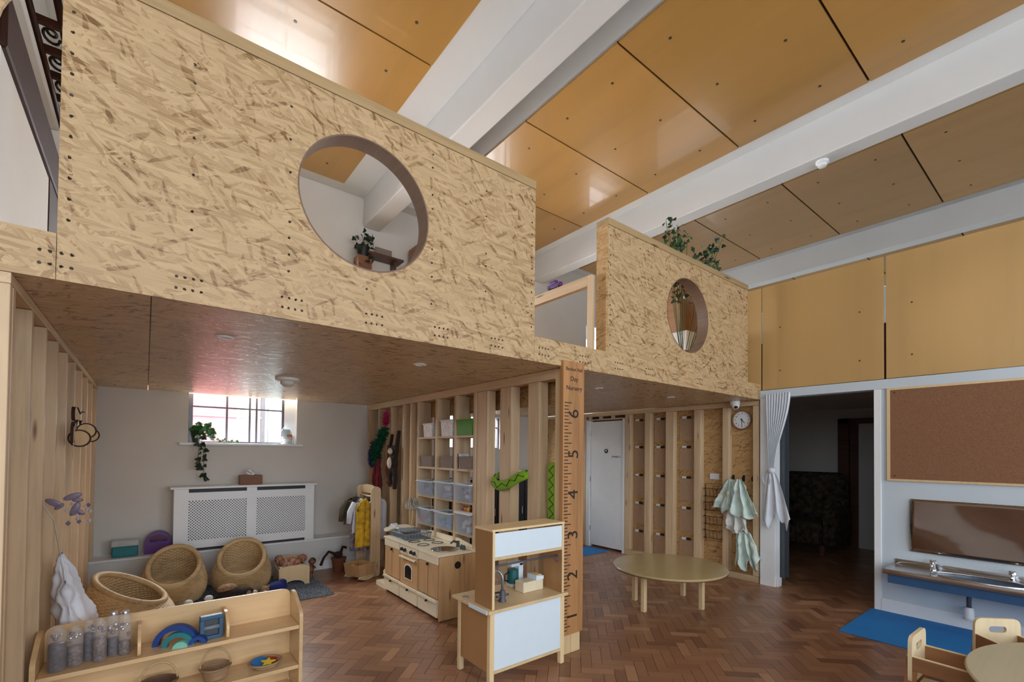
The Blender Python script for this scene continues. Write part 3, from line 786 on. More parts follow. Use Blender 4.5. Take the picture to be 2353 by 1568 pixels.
# top with an oval bowl opening cut as ring strips
bx0, bx1, by0, by1 = -.42, 0., -1.1, 1.25
ocx, ocy, orx, ory = -.215, .64, .135, .30
def rr(u, k):  # outline from oval to rectangle
    a = 2*PI*u; c, s_ = math.cos(a), math.sin(a)
    p = Vector((ocx+orx*c*(abs(c)**-.25 if abs(c) > 1e-6 else 1)*.9, ocy+ory*s_*.97, ZB))
    return p
b = B(); n = 64
angs = sorted([2*PI*k/n for k in range(n)]+[math.atan2(y-ocy, x-ocx) % (2*PI) for x in (bx0, bx1) for y in (.2, by1)])
def outp(a):
    c, s_ = math.cos(a), math.sin(a); tt = 1e9
    if c > 1e-9: tt = min(tt, (bx1-ocx)/c)
    if c < -1e-9: tt = min(tt, (bx0-ocx)/c)
    if s_ > 1e-9: tt = min(tt, (by1-ocy)/s_)
    if s_ < -1e-9: tt = min(tt, (.2-ocy)/s_)
    return (ocx+c*tt, ocy+s_*tt, ZB)
O = [b.bm.verts.new(outp(a)) for a in angs]; I = [b.bm.verts.new((ocx+orx*math.cos(a), ocy+ory*math.sin(a), ZB)) for a in angs]
for k in range(len(angs)): b.bm.faces.new((O[k], O[(k+1) % len(angs)], I[(k+1) % len(angs)], I[k]))
b.box(bx0, bx1, by0, .2, ZB-.012, ZB)
b.box(bx0-.012, bx0, by0, by1, ZB-.035, ZB+.012, bev=.005)
b.box(bx0, bx1, by1-.012, by1, ZB-.035, ZB+.004)
b.box(-.014, 0, by0, by1, ZB, ZB+.045, bev=.003)
b.build('worktop', 'steel', t, 'auto')
b = B()
def bowl(u, v):
    a = 2*PI*u; k = 1-.35*v**3
    return (ocx+orx*math.cos(a)*k, ocy+ory*math.sin(a)*k, ZB+.004-.13*(1-(1-v)**2.2))
V = b.grid(bowl, 64, 10, True); b.bm.faces.new([q[-1] for q in V]); b.build('bowl', 'steel', t, True)
b = B(); b.tube([(ocx+(orx+.006)*math.cos(a), ocy+(ory+.006)*math.sin(a), ZB+.002) for a in angs], .009, 8, closed=True); b.build('bowl_rim', 'steel', t, True)
b = B(); b.prism([(-.40, .075), (-.012, .02), (-.012, ZB-.012), (-.405, ZB-.036)], by0+.02, by1-.03, 'y'); b.build('front_panel', 'blue_laminate', t)
for i, y in enumerate((.96, .46)):
    t2 = thing('tap', ['chrome tap on the washbasin nearer the doorway', 'chrome tap on the washbasin farther from the doorway'][i], 'tap', (XR-.075, y, .49), group='washbasin taps')
    b = B(); b.lathe([(.024, 0), (.024, .01), (.016, .015), (.016, .05), (.02, .06)], 18); b.build('body', 'chrome', t2, 'auto')
    b = B(); b.tube([(0, 0, .045), (-.03, 0, .06), (-.07, 0, .05), (-.078, 0, .032)], [.013, .013, .011, .010], 10); b.build('spout', 'chrome', t2, True)
    b = B(); b.lathe([(.02, .06), (.026, .065), (.026, .085), (.018, .092)], 18); b.build('knob', 'chrome', t2, 'auto')
t = thing('waste_bottle', 'white bottle trap under the washbasin', 'bottle trap', (5.58, .72, .0))
b = B(); b.lathe([(.035, .12), (.036, .13), (.035, .20), (.026, .22)], 20); b.build('trap', 'white_gloss', t, 'auto')
b = B(); b.lathe([(.038, .118), (.038, .13)], 20); b.build('collar', 'grey_wall', t, 'auto')
b = B(); b.cyl((0, 0, .22), (0, 0, .345), .017); b.tube([(0, 0, .19), (.05, 0, .19), (.085, 0, .19)], .014, 10); b.build('pipe', 'bar_grey', t, True)

plain('blue_mat', srgb(28, 122, 196), .75, var=.04, nscale=3, bump=.2, bscale=200)
tag(bxo('door_mat', 'blue_mat', None, 4.715, XR-.018, -.6, 1.44, 0, .008, bev=.003), 'bright blue mat on the floor below the washbasin', 'mat')
tag(bxo('door_mat', 'blue_mat', None, 5.08, 5.62, 4.80, 5.25, 0, .008, bev=.003), 'small blue mat in front of the white door', 'mat')
# ================================================================== furniture on the right
plain('linen', srgb(196, 188, 174), .85, var=.12); plain('slate_light', srgb(150, 156, 162), .3, .6); plain('teal', srgb(20, 96, 98), .4)
t = thing('round_table', 'round low table with olive top standing in the clear floor', 'table', (4.13, 2.74, 0))
wood('olive_top', srgb(176, 156, 112), 'x', .06, .25, False, 1., .2)
b = B(); b.lathe([(.53, .378), (.552, .384), (.556, .394), (.55, .402), (.54, .403)], 72); b.build('tabletop', 'olive_top', t, 'auto')
b = B(); b.lathe([(.535, .372), (.5545, .3775), (.556, .3835), (.53, .384)], 72, cap=False); b.build('edge_band', 'dark_wood', t, True)
for (x, y) in ((3.765, 2.775), (4.28, 2.47), (3.985, 3.05), (4.53, 2.83)):
    o = bxo('leg', 'birch_pale', t, x-4.13-.022, x-4.13+.022, y-2.74-.022, y-2.74+.022, 0, .375, bev=.004)
b = B()
P4 = [(-.365, .035), (.15, -.27), (.40, .09), (-.145, .31)]
for p, q in zip(P4, P4[1:]+P4[:1]):
    d = Vector((q[0]-p[0], q[1]-p[1], 0)); L = d.length; a = math.atan2(d.y, d.x)
    b.box((p[0]+q[0])/2-L/2+.02, (p[0]+q[0])/2+L/2-.02, (p[1]+q[1])/2-.009, (p[1]+q[1])/2+.009, .325, .377, rot=rm('Z', math.degrees(a)))
b.build('apron_rails', 'birch_pale', t)

t = thing('round_table', 'round pale table cut off at the bottom right corner', 'table', (3.466, -.34, 0))
wood('pale_top', srgb(206, 196, 166), 'x', .05, .35, False)
b = B(); b.lathe([(.77, .436), (.795, .44), (.80, .45), (.793, .459), (.78, .46)], 80); b.build('tabletop', 'pale_top', t, 'auto')
for a in (45, 135, 225, 315):
    x, y = .5*math.cos(math.radians(a)), .5*math.sin(math.radians(a)); bxo('leg', 'birch_pale', t, x-.025, x+.025, y-.025, y+.025, 0, .436, bev=.004)
wood('chair_shaded_ply', srgb(150, 106, 70), 'y', .15, .4, False); wood('chair_edge', srgb(224, 204, 166), 'z', .08, .45, False)  # brown of the side frames has the ply's shadow put into its colour
def rounded(pts, r, n=5):
    out = []; m = len(pts)
    for i in range(m):
        p = Vector(pts[i]); a = (Vector(pts[i-1])-p); c = (Vector(pts[(i+1) % m])-p)
        rr_ = min(r, a.length*.49, c.length*.49); a = p+a.normalized()*rr_; c = p+c.normalized()*rr_
        for k in range(n+1):
            s_ = k/n; out.append(tuple((a*(1-s_)**2+p*2*s_*(1-s_)+c*s_*s_)))
    return out
def nursery_chair(label, loc, rz, sc_=1.):
    t = thing('nursery_chair', label, 'chair', loc, rz, 'small plywood armchairs')
    w = .25
    # side frames: an arm rail, front and rear leg cut from ply (outline y,z)
    for s in (-1, 1):
        x = s*w/2
        outer = [(-.20, 0), (-.165, 0), (-.15, .21), (.12, .21), (.135, 0), (.175, 0), (.165, .34), (.155, .375), (-.185, .375), (-.195, .33)]
        b = B(); b.prism(rounded([(-.195, .335), (.16, .335), (.165, .41), (-.19, .41)], .012), x-.009, x+.009, 'x'); o = b.build('arm_rail', 'chair_shaded_ply', t)
        b = B(); b.box(x-.0092, x+.0092, -.185, .158, .4095, .413); b.build('arm_edge', 'chair_edge', o)
        b = B(); b.prism(rounded([(-.20, 0), (-.155, 0), (-.14, .34), (-.195, .34)], .01), x-.009, x+.009, 'x'); b.build('leg', 'chair_shaded_ply', t)
        b = B(); b.prism(rounded([(.14, 0), (.185, 0), (.165, .34), (.115, .34)], .01), x-.009, x+.009, 'x'); b.build('leg', 'chair_shaded_ply', t)
        b = B(); b.prism(rounded([(-.16, .16), (.13, .16), (.12, .215), (-.15, .215)], .01), x-.009, x+.009, 'x'); b.build('seat_rail', 'chair_shaded_ply', t)
    bxo('seat', 'chair_edge', t, -w/2+.01, w/2-.01, -.17, .14, .215, .23, bev=.003)
    # back panel with hand slot
    b = B(); zs0, zs1 = .26, .515
    sl = [(.035*math.copysign(1, math.cos(a))*(1 if abs(math.cos(a)) > .01 else 0)+.018*math.cos(a), .445+.02*math.sin(a)) for a in [2*PI*(k+.5)/28 for k in range(28)]]
    out = rounded([(-.142, zs0), (.142, zs0), (.135, zs1), (-.135, zs1)], .045, 6)
    def ang(p): return math.atan2(p[1]-.445, p[0]) % (2*PI)
    # bridge by resampling the outline at the slot's angles
    def ray_out(a):
        c, s_ = math.cos(a), math.sin(a); best = 1e9
        for p, q in zip(out, out[1:]+out[:1]):
            dx, dz = q[0]-p[0], q[1]-p[1]; den = c*dz-s_*dx
            if abs(den) < 1e-12: continue
            tt = (p[0]*dz-(p[1]-.445)*dx)/den; uu = (p[0]*s_-(p[1]-.445)*c)/den
            if tt > 0 and -1e-6 <= uu <= 1+1e-6: best = min(best, tt)
        return (c*best, .445+s_*best)
    aa = sorted(set([2*PI*k/72 for k in range(72)]))
    def slot_r(a):
        c, s_ = math.cos(a), math.sin(a); best = 0
        for p, q in zip(sl, sl[1:]+sl[:1]):
            dx, dz = q[0]-p[0], q[1]-p[1]; den = c*dz-s_*dx
            if abs(den) < 1e-12: continue
            tt = (p[0]*dz-(p[1]-.445)*dx)/den; uu = (p[0]*s_-(p[1]-.445)*c)/den
            if tt > 0 and -1e-6 <= uu <= 1+1e-6: best = max(best, tt)
        return (c*best, .445+s_*best)
    rings = []
    for y in (.135, .153):
        rings.append(([b.bm.verts.new((p[0], y+.0, p[1])) for p in map(ray_out, aa)], [b.bm.verts.new((p[0], y, p[1])) for p in map(slot_r, aa)]))
    m = len(aa)
    for k in range(m):
        j = (k+1) % m
        b.bm.faces.new((rings[0][0][k], rings[0][0][j], rings[0][1][j], rings[0][1][k])); b.bm.faces.new((rings[1][0][k], rings[1][1][k], rings[1][1][j], rings[1][0][j]))
        b.bm.faces.new((rings[0][0][k], rings[1][0][k], rings[1][0][j], rings[0][0][j])); b.bm.faces.new((rings[0][1][k], rings[0][1][j], rings[1][1][j], rings[1][1][k]))
    b.build('backrest', 'chair_edge', t, 'auto')
    t.scale = (sc_, sc_, sc_)
    return t
nursery_chair('small plywood armchair seen side on, left of the corner table', (3.44, .515, .002), math.radians(-2), 1.02)
nursery_chair('small plywood armchair with slotted backrest behind the corner table', (4.10, .315, .010), math.radians(-44), .97)

# ================================================================== toy kitchens
t = thing('play_kitchen', 'white and birch play kitchen with its back to the room', 'play kitchen', (1.735, 2.46, 0))
KW, KD = .66, .40
wood('fibre', srgb(168, 124, 78), 'z', .06, .45, False)
plain('white_foil', srgb(222, 236, 246), .35, var=.01)
for x in (0, KW-.035):
    for y in (0, KD-.035): bxo('leg', 'birch_pale', t, x, x+.035, y, y+.035, 0, .49, bev=.003)
bxo('side_panel', 'fibre', t, .006, .022, .036, KD-.036, .10, .49); bxo('side_panel', 'fibre', t, KW-.022, KW-.006, .036, KD-.036, .10, .49)
bxo('back_panel', 'white_foil', t, .036, KW-.036, .004, .014, .115, .485)
bxo('bottom_rail', 'birch_pale', t, .036, KW-.036, .0, .03, .095, .114)
wt = bxo('worktop', 'birch_pale', t, -.025, KW+.02, -.02, KD+.04, .491, .512, bev=.003)
bxo('end_handle', 'white_foil', wt, -.032, -.0255, -.005, .21, .488, .514, bev=.002)
for x0, x1 in ((.012, .03), (KW-.03, KW-.012)):
    bxo('upright', 'fibre', t, x0, x1, .0, .20, .513, 1.01); bxo('upright_edge', 'birch_pale', t, x0, x1, -.004, -.0002, .513, 1.01)
bxo('hood_panel', 'white_foil', t, .031, KW-.031, .0, .01, .845, 1.0)
bxo('hood_rail', 'birch_pale', t, .031, KW-.031, -.004, .018, .826, .844)
bxo('roof', 'birch_pale', t, .008, KW-.008, -.006, .205, 1.011, 1.026, bev=.002)
b = B(); b.cyl((.03, .05, .775), (KW-.03, .05, .775), .007, n=10)
for xx in (.10, .2, .3): pass
b.build('hanging_rail', 'bar_grey', t, True)
b = B(); b.ball((KW-.034, .05, .745), (.012, .012, .02), 10); b.build('rail_knob', 'bar_grey', t, True)
b = B(); b.cyl((.02, .33, .513), (.02, .33, .518), .022, n=16); b.build('worktop_socket', 'steel', t)
# tap, pot on the worktop
t2 = thing('toy_tap', 'grey swan-neck toy tap on the white play kitchen', 'toy tap', (1.905, 2.56, .513))
b = B(); b.lathe([(.028, 0), (.026, .01), (.02, .02), (.022, .06), (.016, .075)], 16); b.build('base', 'bar_grey', t2, 'auto')
b = B(); b.tube([(0, 0, .06), (0, 0, .16)]+[(-.045+.045*math.cos(a), 0.02*math.sin(a), .16+.05*math.sin(a)) for a in [k*PI/8 for k in range(1, 8)]]+[(-.092, 0, .13)], .010, 10); b.build('spout', 'slate_light', t2, True)
for s in (-1, 1):
    b = B(); b.cyl((s*.018, 0, .035), (s*.05, 0, .04), .008, n=8); b.build('lever', 'bar_grey', t2, True)
t2 = thing('toy_saucepan', 'small grey toy saucepan beside the toy tap', 'saucepan', (1.835, 2.62, .513))
b = B(); b.lathe([(.03, 0), (.042, .003), (.044, .06), (.041, .06), (.038, .006)], 22); b.build('pan', 'slate', t2, 'auto')
b = B(); b.tube([(.04, 0, .045), (.10, -.02, .05)], .007, 8); b.build('handle', 'slate', t2, True)
t2 = thing('toy_toaster', 'wooden toy toaster with a white top on the play kitchen', 'toaster', (2.23, 2.66, .513))
b = B(); b.box(-.10, .09, -.05, .05, 0.0, .075, bev=.004); b.build('body', 'toy_pale', t2)
b = B(); b.prism([(.02, .0755), (.092, .0755), (.092, .10), (.02, .108)], -.052, .052, 'y'); b.build('top', 'white_foil', t2)
b = B(); b.box(.03, .085, -.035, .035, .1005, .108); b.build('bread', 'birch_pale', t2)
t2 = thing('tray', 'thin dark tray under the toy toaster', 'tray', (2.235, 2.70, .513)) if False else None
t2 = thing('toy_blender', 'teal toy coffee machine standing behind the play kitchen hood', 'coffee machine', (2.20, 2.80, .513))
b = B(); b.box(-.06, .05, -.035, .035, 0, .03, bev=.008); b.build('base', 'grey_wall', t2)
b = B(); b.cyl((-.02, 0, .03), (-.02, 0, .13), .045, .042, 20); b.build('jug', 'teal', t2, 'auto')
b = B(); b.box(.015, .06, -.03, .03, .03, .18, bev=.008); b.box(-.055, .06, -.03, .03, .15, .185, bev=.008); b.build('tower', 'white_foil', t2)
b = B(); b.tube([(-.062, 0, .11), (-.095, 0, .10), (-.095, 0, .055), (-.062, 0, .045)], .006, 8); b.build('jug_handle', 'black', t2, True)

t = thing('play_kitchen', 'long wooden toy kitchen with oven and sink along the studs', 'play kitchen', (2.06, 3.73, 0))
KX = .385
bxo('carcass', 'toy_wood', t, .022, KX, .39, 1.20, .03, .575); bxo('carcass', 'toy_wood', t, .022, KX, .0, .389, .03, .53); 
bxo('plinth', 'dark_wood', t, .03, KX, .005, 1.195, 0, .03)
# sink end panel with round hole disc
bxo('end_panel', 'toy_wood', t, .0, KX+.005, -.014, .0-.0005, 0.005, .575, bev=.003)
b = B(); b.cyl((.19, -.0155, .485), (.19, -.010, .485), .034, n=28); b.build('porthole', 'black', t)
bxo('front_frame', 'toy_wood', t, .0, .021, 0.0, 1.20, .03, .05)
for i, (y0, y1) in enumerate(((.005, .385), (.40, .80), (.815, 1.195))):
    o = bxo('drawer', 'toy_pale', t, -.012, .018, y0+.006, y1-.006, .034, .186, bev=.003)
    bxo('drawer_lip', 'toy_pale', o, -.026, -.0125, y0+.004, y1-.004, .166, .190, bev=.002)
    b = B(); b.cyl((-.0125, (y0+y1)/2, .15), (-.03, (y0+y1)/2, .15), .010, n=10); b.build('knob', 'black', o)
    if i != 1:
        o = bxo('door', 'toy_wood', t, -.004, .018, y0+.006, y1-.006, .198, .498, bev=.003)
        bxo('groove', 'dark_wood', o, -.0048, -.0035, (y0+y1)/2-.0025, (y0+y1)/2+.0025, .192, .496)
        b = B(); b.cyl((-.0045, (y0+y1)/2, .485), (-.02, (y0+y1)/2, .485), .013, n=10); b.build('knob', 'black', o)
        bxo('fascia', 'toy_pale', t, -.010, .02, y0+.003, y1-.003, .503, .578, bev=.003)
    else:
        o = bxo('oven_door', 'toy_wood', t, -.006, .018, y0+.006, y1-.006, .19, .478, bev=.003)
        yc = (y0+y1)/2
        arch = [(yc-.085, .25), (yc+.085, .25), (yc+.085, .36)]+[(yc+.085*math.cos(a), .36+.045*math.sin(a)) for a in [k*PI/10 for k in range(1, 10)]]+[(yc-.085, .36)]
        b = B(); b.prism([(p[0], p[1]) for p in arch], -.0105, -.0065, 'x'); b.build('oven_window_trim', 'toy_pale', o)
        arch2 = [(yc+(p[0]-yc)*.84, .315+(p[1]-.315)*.84) for p in arch]
        b = B(); b.prism(arch2, -.0118, -.0107, 'x'); b.build('oven_window', 'black_gloss', o)
        b = B(); b.box(-.034, -.022, y0+.03, y1-.03, .455, .472, bev=.003); b.box(-.022, -.006, y0+.05, y0+.07, .458, .469); b.box(-.022, -.006, y1-.07, y1-.05, .458, .469); b.build('oven_handle', 'toy_pale', o)
        bxo('control_panel', 'toy_pale', t, -.008, .02, y0+.003, y1-.003, .484, .578, bev=.003)
        for ky in (.46, .53, .67, .74):
            b = B(); b.cyl((-.0085, ky, .533), (-.03, ky, .533), .019, .014, 14); b.build('dial', 'black', t, 'auto')
def holed_top(par, name, mat, x0, x1, y0, y1, z0, z1, cx, cy, r):
    an = sorted([2*PI*k/48 for k in range(48)]+[math.atan2(y-cy, x-cx) % (2*PI) for x in (x0, x1) for y in (y0, y1)])
    def op(a):
        c, q = math.cos(a), math.sin(a); tt = 1e9
        if c > 1e-9: tt = min(tt, (x1-cx)/c)
        if c < -1e-9: tt = min(tt, (x0-cx)/c)
        if q > 1e-9: tt = min(tt, (y1-cy)/q)
        if q < -1e-9: tt = min(tt, (y0-cy)/q)
        return cx+c*tt, cy+q*tt
    b = B(); rg = []
    for z in (z0, z1): rg.append(([b.bm.verts.new((*op(a), z)) for a in an], [b.bm.verts.new((cx+r*math.cos(a), cy+r*math.sin(a), z)) for a in an]))
    m = len(an)
    for k in range(m):
        j = (k+1) % m
        for O, I in rg: b.bm.faces.new((O[k], O[j], I[j], I[k]))
        b.bm.faces.new((rg[0][0][k], rg[1][0][k], rg[1][0][j], rg[0][0][j])); b.bm.faces.new((rg[0][1][k], rg[0][1][j], rg[1][1][j], rg[1][1][k]))
    return b.build(name, mat, par)
holed_top(t, 'worktop', 'toy_pale', -.014, KX+.01, -.016, .392, .579, .598, .16, .19, .12)
for i, (y0, y1) in enumerate(((.394, .806), (.808, 1.21))):
    bxo('worktop', 'toy_pale', t, -.014, KX+.01, y0, y1, .579, .598, bev=.003)
for (x, y) in ((.10, .50), (.10, .70), (.27, .52), (.27, .70)):
    b = B(); b.tube([(x+.055*math.cos(a), y+.055*math.sin(a), .5985) for a in [2*PI*k/32 for k in range(32)]], .0045, 6, closed=True); b.build('hob_ring', 'black', t, True)
b = B(); b.lathe([(.125, .004), (.128, .007), (.118, .007), (.105, -.03), (.06, -.05), (.01, -.052)], 36, cap=False); b.build('sink_bowl', 'chrome', t, True, loc=(.16, .19, .5975))
b = B(); b.lathe([(.022, 0), (.018, .01), (.016, .05), (.02, .055)], 14); b.build('tap_column', 'slate', t, 'auto', loc=(.33, .22, .598))
b = B(); b.tube([(.33, .22, .64), (.28, .22, .66), (.25, .22, .64)], .010, 8); b.build('spout', 'slate', t, True)
for dy in (-.13, -.09):
    b = B(); b.lathe([(.018, 0), (.016, .03), (.006, .045)], 12); b.build('tap_knob', 'slate', t, 'auto', loc=(.30, .19+dy, .598))
b = B(); b.prism([(0, .599), (1.15, .599), (1.15, .63), (.9, .66), (.3, .66), (0, .62)], KX+.011, KX+.022, 'x'); b.build('splashback', 'toy_pale', t)
# rounded end shelves
es = lambda r, z0, z1: [(-.0+KX, 1.212)]
for z0, z1, rad in ((.64, .655, .30), (.17, .188, .30)):
    pts = [(KX, 1.212)]+[(KX-KX*.98*math.sin(a)**.8 if math.sin(a) > 0 else KX, 1.212+rad*math.cos(a)) for a in [k*PI/2/10 for k in range(11)]]
    pts = [(KX, 1.212), (KX, 1.212+rad)]+[(KX*.02+KX*.98*(1-math.sin(a)), 1.212+rad*math.cos(a)) for a in [k*PI/2/10 for k in range(1, 11)]]
    b = B(); b.prism(pts, z0, z1, 'z'); b.build('end_shelf', 'toy_pale', t)
b = B(); b.prism([(1.213, .0), (1.50, .0), (1.50, .17), (1.40, .22), (1.33, .32), (1.30, .45), (1.31, .58), (1.36, .64), (1.213, .64)], KX-.016, KX-.001, 'x'); b.build('end_side', 'toy_wood', t)
bxo('end_base', 'toy_pale', t, .02, KX-.02, 1.213, 1.49, 0, .05)
bxo('dish_towel_box', 'white_gloss', t, -.02, .05, 1.215, 1.25, .55, .60) if False else None
plain('grey_plastic', srgb(126, 136, 146), .45)
t2 = thing('dish_rack', 'grey plastic dish rack on the wooden toy kitchen', 'dish rack', (2.26, 4.70, .5985))
b = B()
for (z, g_) in ((.004, 0), (.062, .012)):
    b.tube([(-.15-g_, -.18-g_, z), (.13+g_, -.18-g_, z), (.13+g_, .18+g_, z), (-.15-g_, .18+g_, z)], .006, 6, closed=True)
for k in range(13):
    y = -.18+k*.03; b.tube([(-.162, y, .062), (-.15, y, .004), (.13, y, .004), (.142, y, .062)], .0032, 5)
for k in range(9):
    x = -.15+k*.035
    for s in (-1, 1): b.tube([(x, s*.18, .004), (x, s*.192, .062)], .0032, 5)
b.build('basket', 'grey_plastic', t2, True)
bxo('lid_tray', 'grey_plastic', t2, -.10, .06, -.05, .16, .064, .078, bev=.005)
for i, (x, y) in enumerate(((2.20, 5.02), (2.235, 4.94))):
    t2 = thing('mug', ['white toy mug at the end of the dish rack', 'taller white toy mug touching the dish rack'][i], 'mug', (x, y, .6555 if y > 4.945 else .5985), group='white toy mugs')
    h = .05 if i == 0 else .075
    b = B(); b.lathe([(.0, .003), (.032, 0), (.036, .004), (.037, h), (.033, h), (.031, .008)], 20, cap=False); b.build('cup', 'white_gloss', t2, True)
    b = B(); b.tube([(-.036, 0, h*.8), (-.055, 0, h*.7), (-.055, 0, h*.35), (-.036, 0, h*.25)], .005, 6); b.build('handle', 'white_gloss', t2, True)
t2 = thing('string_mop', 'grey string mop hung head up against the studs', 'mop', (2.40, 5.0, .656))
b = B(); b.tube([(0, 0, .0), (.01, -.005, .13), (.0, -.03, .24)], .008, 8); b.build('handle', 'birch_pale', t2, True)
rn = random.Random(4); b = B()
for k in range(34):
    a = rn.uniform(0, 6.28); l = rn.uniform(.05, .085); e = rn.uniform(-.6, 1.2)
    b.tube([(0, -.03, .26), (l*.6*math.cos(a), -.03+l*.6*math.sin(a), .26+.05*math.sin(e)+.035), (l*math.cos(a), -.03+l*math.sin(a), .26+.03*math.sin(e)-.02), (l*.9*math.cos(a+.5), -.03+l*.9*math.sin(a+.5), .21)], .0065, 5)
o = b.build('strings', 'linen', t2, True)
# ================================================================== low shelf in the foreground
plain('boa_red', srgb(110, 22, 30), .85, var=.2); plain('fur_white', srgb(226, 220, 212), .95); plain('brown_box', srgb(128, 84, 56), .6); plain('toy_orange', srgb(206, 120, 52), .5); plain('rust_cloth', srgb(108, 52, 34), .85)
t = thing('shelf_unit', 'low beech shelf unit in the left foreground', 'shelf unit', (-.40, 3.10, 0))
LX, DX = 1.175, .25
def side_prof(): return rounded([(0, 0), (DX, 0), (DX, .615), (.17, .615), (0, .525)], .03)
for x in (0.0, LX-.02):
    b = B(); b.prism(side_prof(), x, x+.02, 'x'); b.build('side_panel', 'beech', t)
for z in (.452, .21, .04):
    bxo('shelf', 'beech', t, .021, LX-.021, .004, DX-.014, z-.022, z, bev=.002)
b = B(); b.prism(rounded([(.021, .02), (LX-.021, .02), (LX-.021, .625), (.021, .625)], .05), DX-.013, DX-.001, 'y'); b.build('back_panel', 'beech', t)
for x in (.385, .775):
    b = B(); b.prism(rounded([(.02, .453), (DX-.014, .453), (DX-.014, .585), (.10, .585), (.02, .53)], .03), x, x+.014, 'x'); b.build('divider', 'beech', t)
plain('clear_bottle', srgb(214, 210, 212), .08, var=.05, nscale=30, alpha=.22); plain('bottle_fill', srgb(70, 60, 68), .45, var=.6, nscale=60); plain('bottle_fill_b', srgb(126, 104, 96), .4, var=.6, nscale=70); plain('foil', (.7, .68, .7, 1), .3, .8, var=.3, nscale=40)
nm = ['dark-filled sensory bottle at the left end of the low shelf', 'gold-flecked sensory bottle, second from the left end', 'slim sensory bottle, third from the left end', 'sensory bottle with silver beads, fourth from the left end', 'silver-capped sensory bottle, fifth from the left end', 'tall sensory bottle with brown card, nearest the divider']
for i, (x, y, r, h) in enumerate(((-.316, 3.175, .036, .21), (-.255, 3.20, .032, .19), (-.205, 3.235, .025, .20), (-.163, 3.19, .028, .215), (-.115, 3.235, .026, .225), (-.068, 3.22, .027, .225))):
    t2 = thing('sensory_bottle', nm[i], 'bottle', (x, y, .4525), group='sensory bottles on the low shelf')
    b = B(); b.lathe([(.0, .002), (r*.9, 0), (r, .006), (r, h*.8), (r*.97, h*.88), (r*.6, h*.94), (r*.6, h*.95)], 20, cap=False); b.build('bottle', 'clear_bottle', t2, True)
    fh = (.62, .5, .7, .55, .4, .3)[i]; b = B(); b.lathe([(r*.90, .006), (r*.92, h*fh*.9), (r*.86, h*fh)], 18); b.build('filling', 'bottle_fill' if i % 2 == 0 else 'bottle_fill_b', t2, True)
    rq = random.Random(50+i)
    for k in range(7):
        b = B(); b.ball((0, 0, 0), rq.uniform(.006, .011), 8); a = rq.uniform(0, 6.28); b.build('bead', 'foil' if k % 2 else 'bottle_fill_b', t2, True, loc=(r*.55*math.cos(a), r*.55*math.sin(a), h*fh+.012+h*(.76-fh)*rq.random()))
    b = B(); b.lathe([(r*.64, h*.93), (r*.66, h*.99), (r*.6, h)], 18); b.build('cap', 'foil' if i in (4, 5) else 'clear_bottle', t2, 'auto')
plain('blue_wood', srgb(28, 66, 140), .5); plain('teal_wood', srgb(38, 124, 130), .5); plain('mint_wood', srgb(126, 196, 178), .5); plain('steel_blue', srgb(56, 92, 124), .5)
def archblock(name, label, loc, ri, ro, dep, mat, rz=0, rx=0):
    pts = [(ro*math.cos(a), ro*math.sin(a)) for a in [k*PI/16 for k in range(17)]]+[(ri*math.cos(a), ri*math.sin(a)) for a in [PI-k*PI/16 for k in range(17)]]
    b = B(); b.prism(pts, -dep/2, dep/2, 'y'); o = b.build(name, mat, None, loc=loc, rot=(rx, 0, rz)); return tag(o, label, 'toy block', 'nested arches on the low shelf')
archblock('toy_arch', 'large dark blue wooden arch on the low shelf', (.15, 3.215, .4525), .078, .105, .045, 'blue_wood', -.35)
archblock('toy_arch', 'teal wooden arch nested inside the dark blue one', (.158, 3.178, .4525), .048, .074, .03, 'teal_wood', -.3)
archblock('toy_arch', 'small mint wooden arch in front of the teal one', (.165, 3.142, .4525), .001, .034, .03, 'mint_wood', -.2)
archblock('toy_arch', 'small navy wooden arch to the right of the teal one', (.245, 3.155, .4525), .022, .042, .04, 'blue_wood', -.3)
t2 = thing('picture_block', 'slate blue wooden picture block leaning by the divider', 'toy block', (.308, 3.19, .4525), .08)
b = B(); b.box(-.055, .055, -.02, .02, 0, .02, bev=.004); b.box(-.055, .055, -.02, .02, .11, .132, bev=.004); b.box(-.055, -.036, -.02, .02, .02, .11); b.box(.036, .055, -.02, .02, .02, .11); b.build('frame', 'steel_blue', t2)
bxo('panel', 'slate', t2, -.0355, .0355, -.004, .012, .0205, .1095)
b = B(); b.cyl((-.036, -.012, .065), (.036, -.012, .065), .012, n=12); b.build('roller', 'grey_plastic', t2, True)
# baskets on the lower shelf
wood('willow', srgb(156, 124, 92), 'x', .3, .6, False); wood('willow_dark', srgb(118, 86, 66), 'x', .3, .6, False); wood('willow_pale', srgb(196, 166, 122), 'x', .25, .6, False)
def basket(label, loc, rx, ry, h, mat, handle=True, fr_=.9):
    t2 = thing('basket', label, 'basket', loc, 0, 'baskets on the low shelf')
    nu, nv = 64, 15
    def f(u, v):
        k = (.72+.28*v)+.012*(1 if (int(u*nu)+int(v*(nv-1))) % 2 else -1)*(1/.12)*.12
        return (rx*k*math.cos(2*PI*u), ry*k*math.sin(2*PI*u), .003+h*v)
    b = B(); V = b.grid(f, nu, nv, True); b.bm.faces.new([q[0] for q in V]); o = b.build('weave', mat, t2, False); m = o.modifiers.new('thick', 'SOLIDIFY'); m.thickness = .005
    b = B(); b.tube([(rx*1.0*math.cos(a), ry*1.0*math.sin(a), h+.002) for a in [2*PI*k/32 for k in range(32)]], .006, 6, closed=True); b.build('rim', mat, t2, True)
    if handle:
        b = B(); b.tube([(rx*.98*math.cos(a), 0, h+.105*math.sin(a)) for a in [k*PI/14 for k in range(15)]], .0055, 7); b.build('handle', 'willow_pale', t2, True)
    return t2
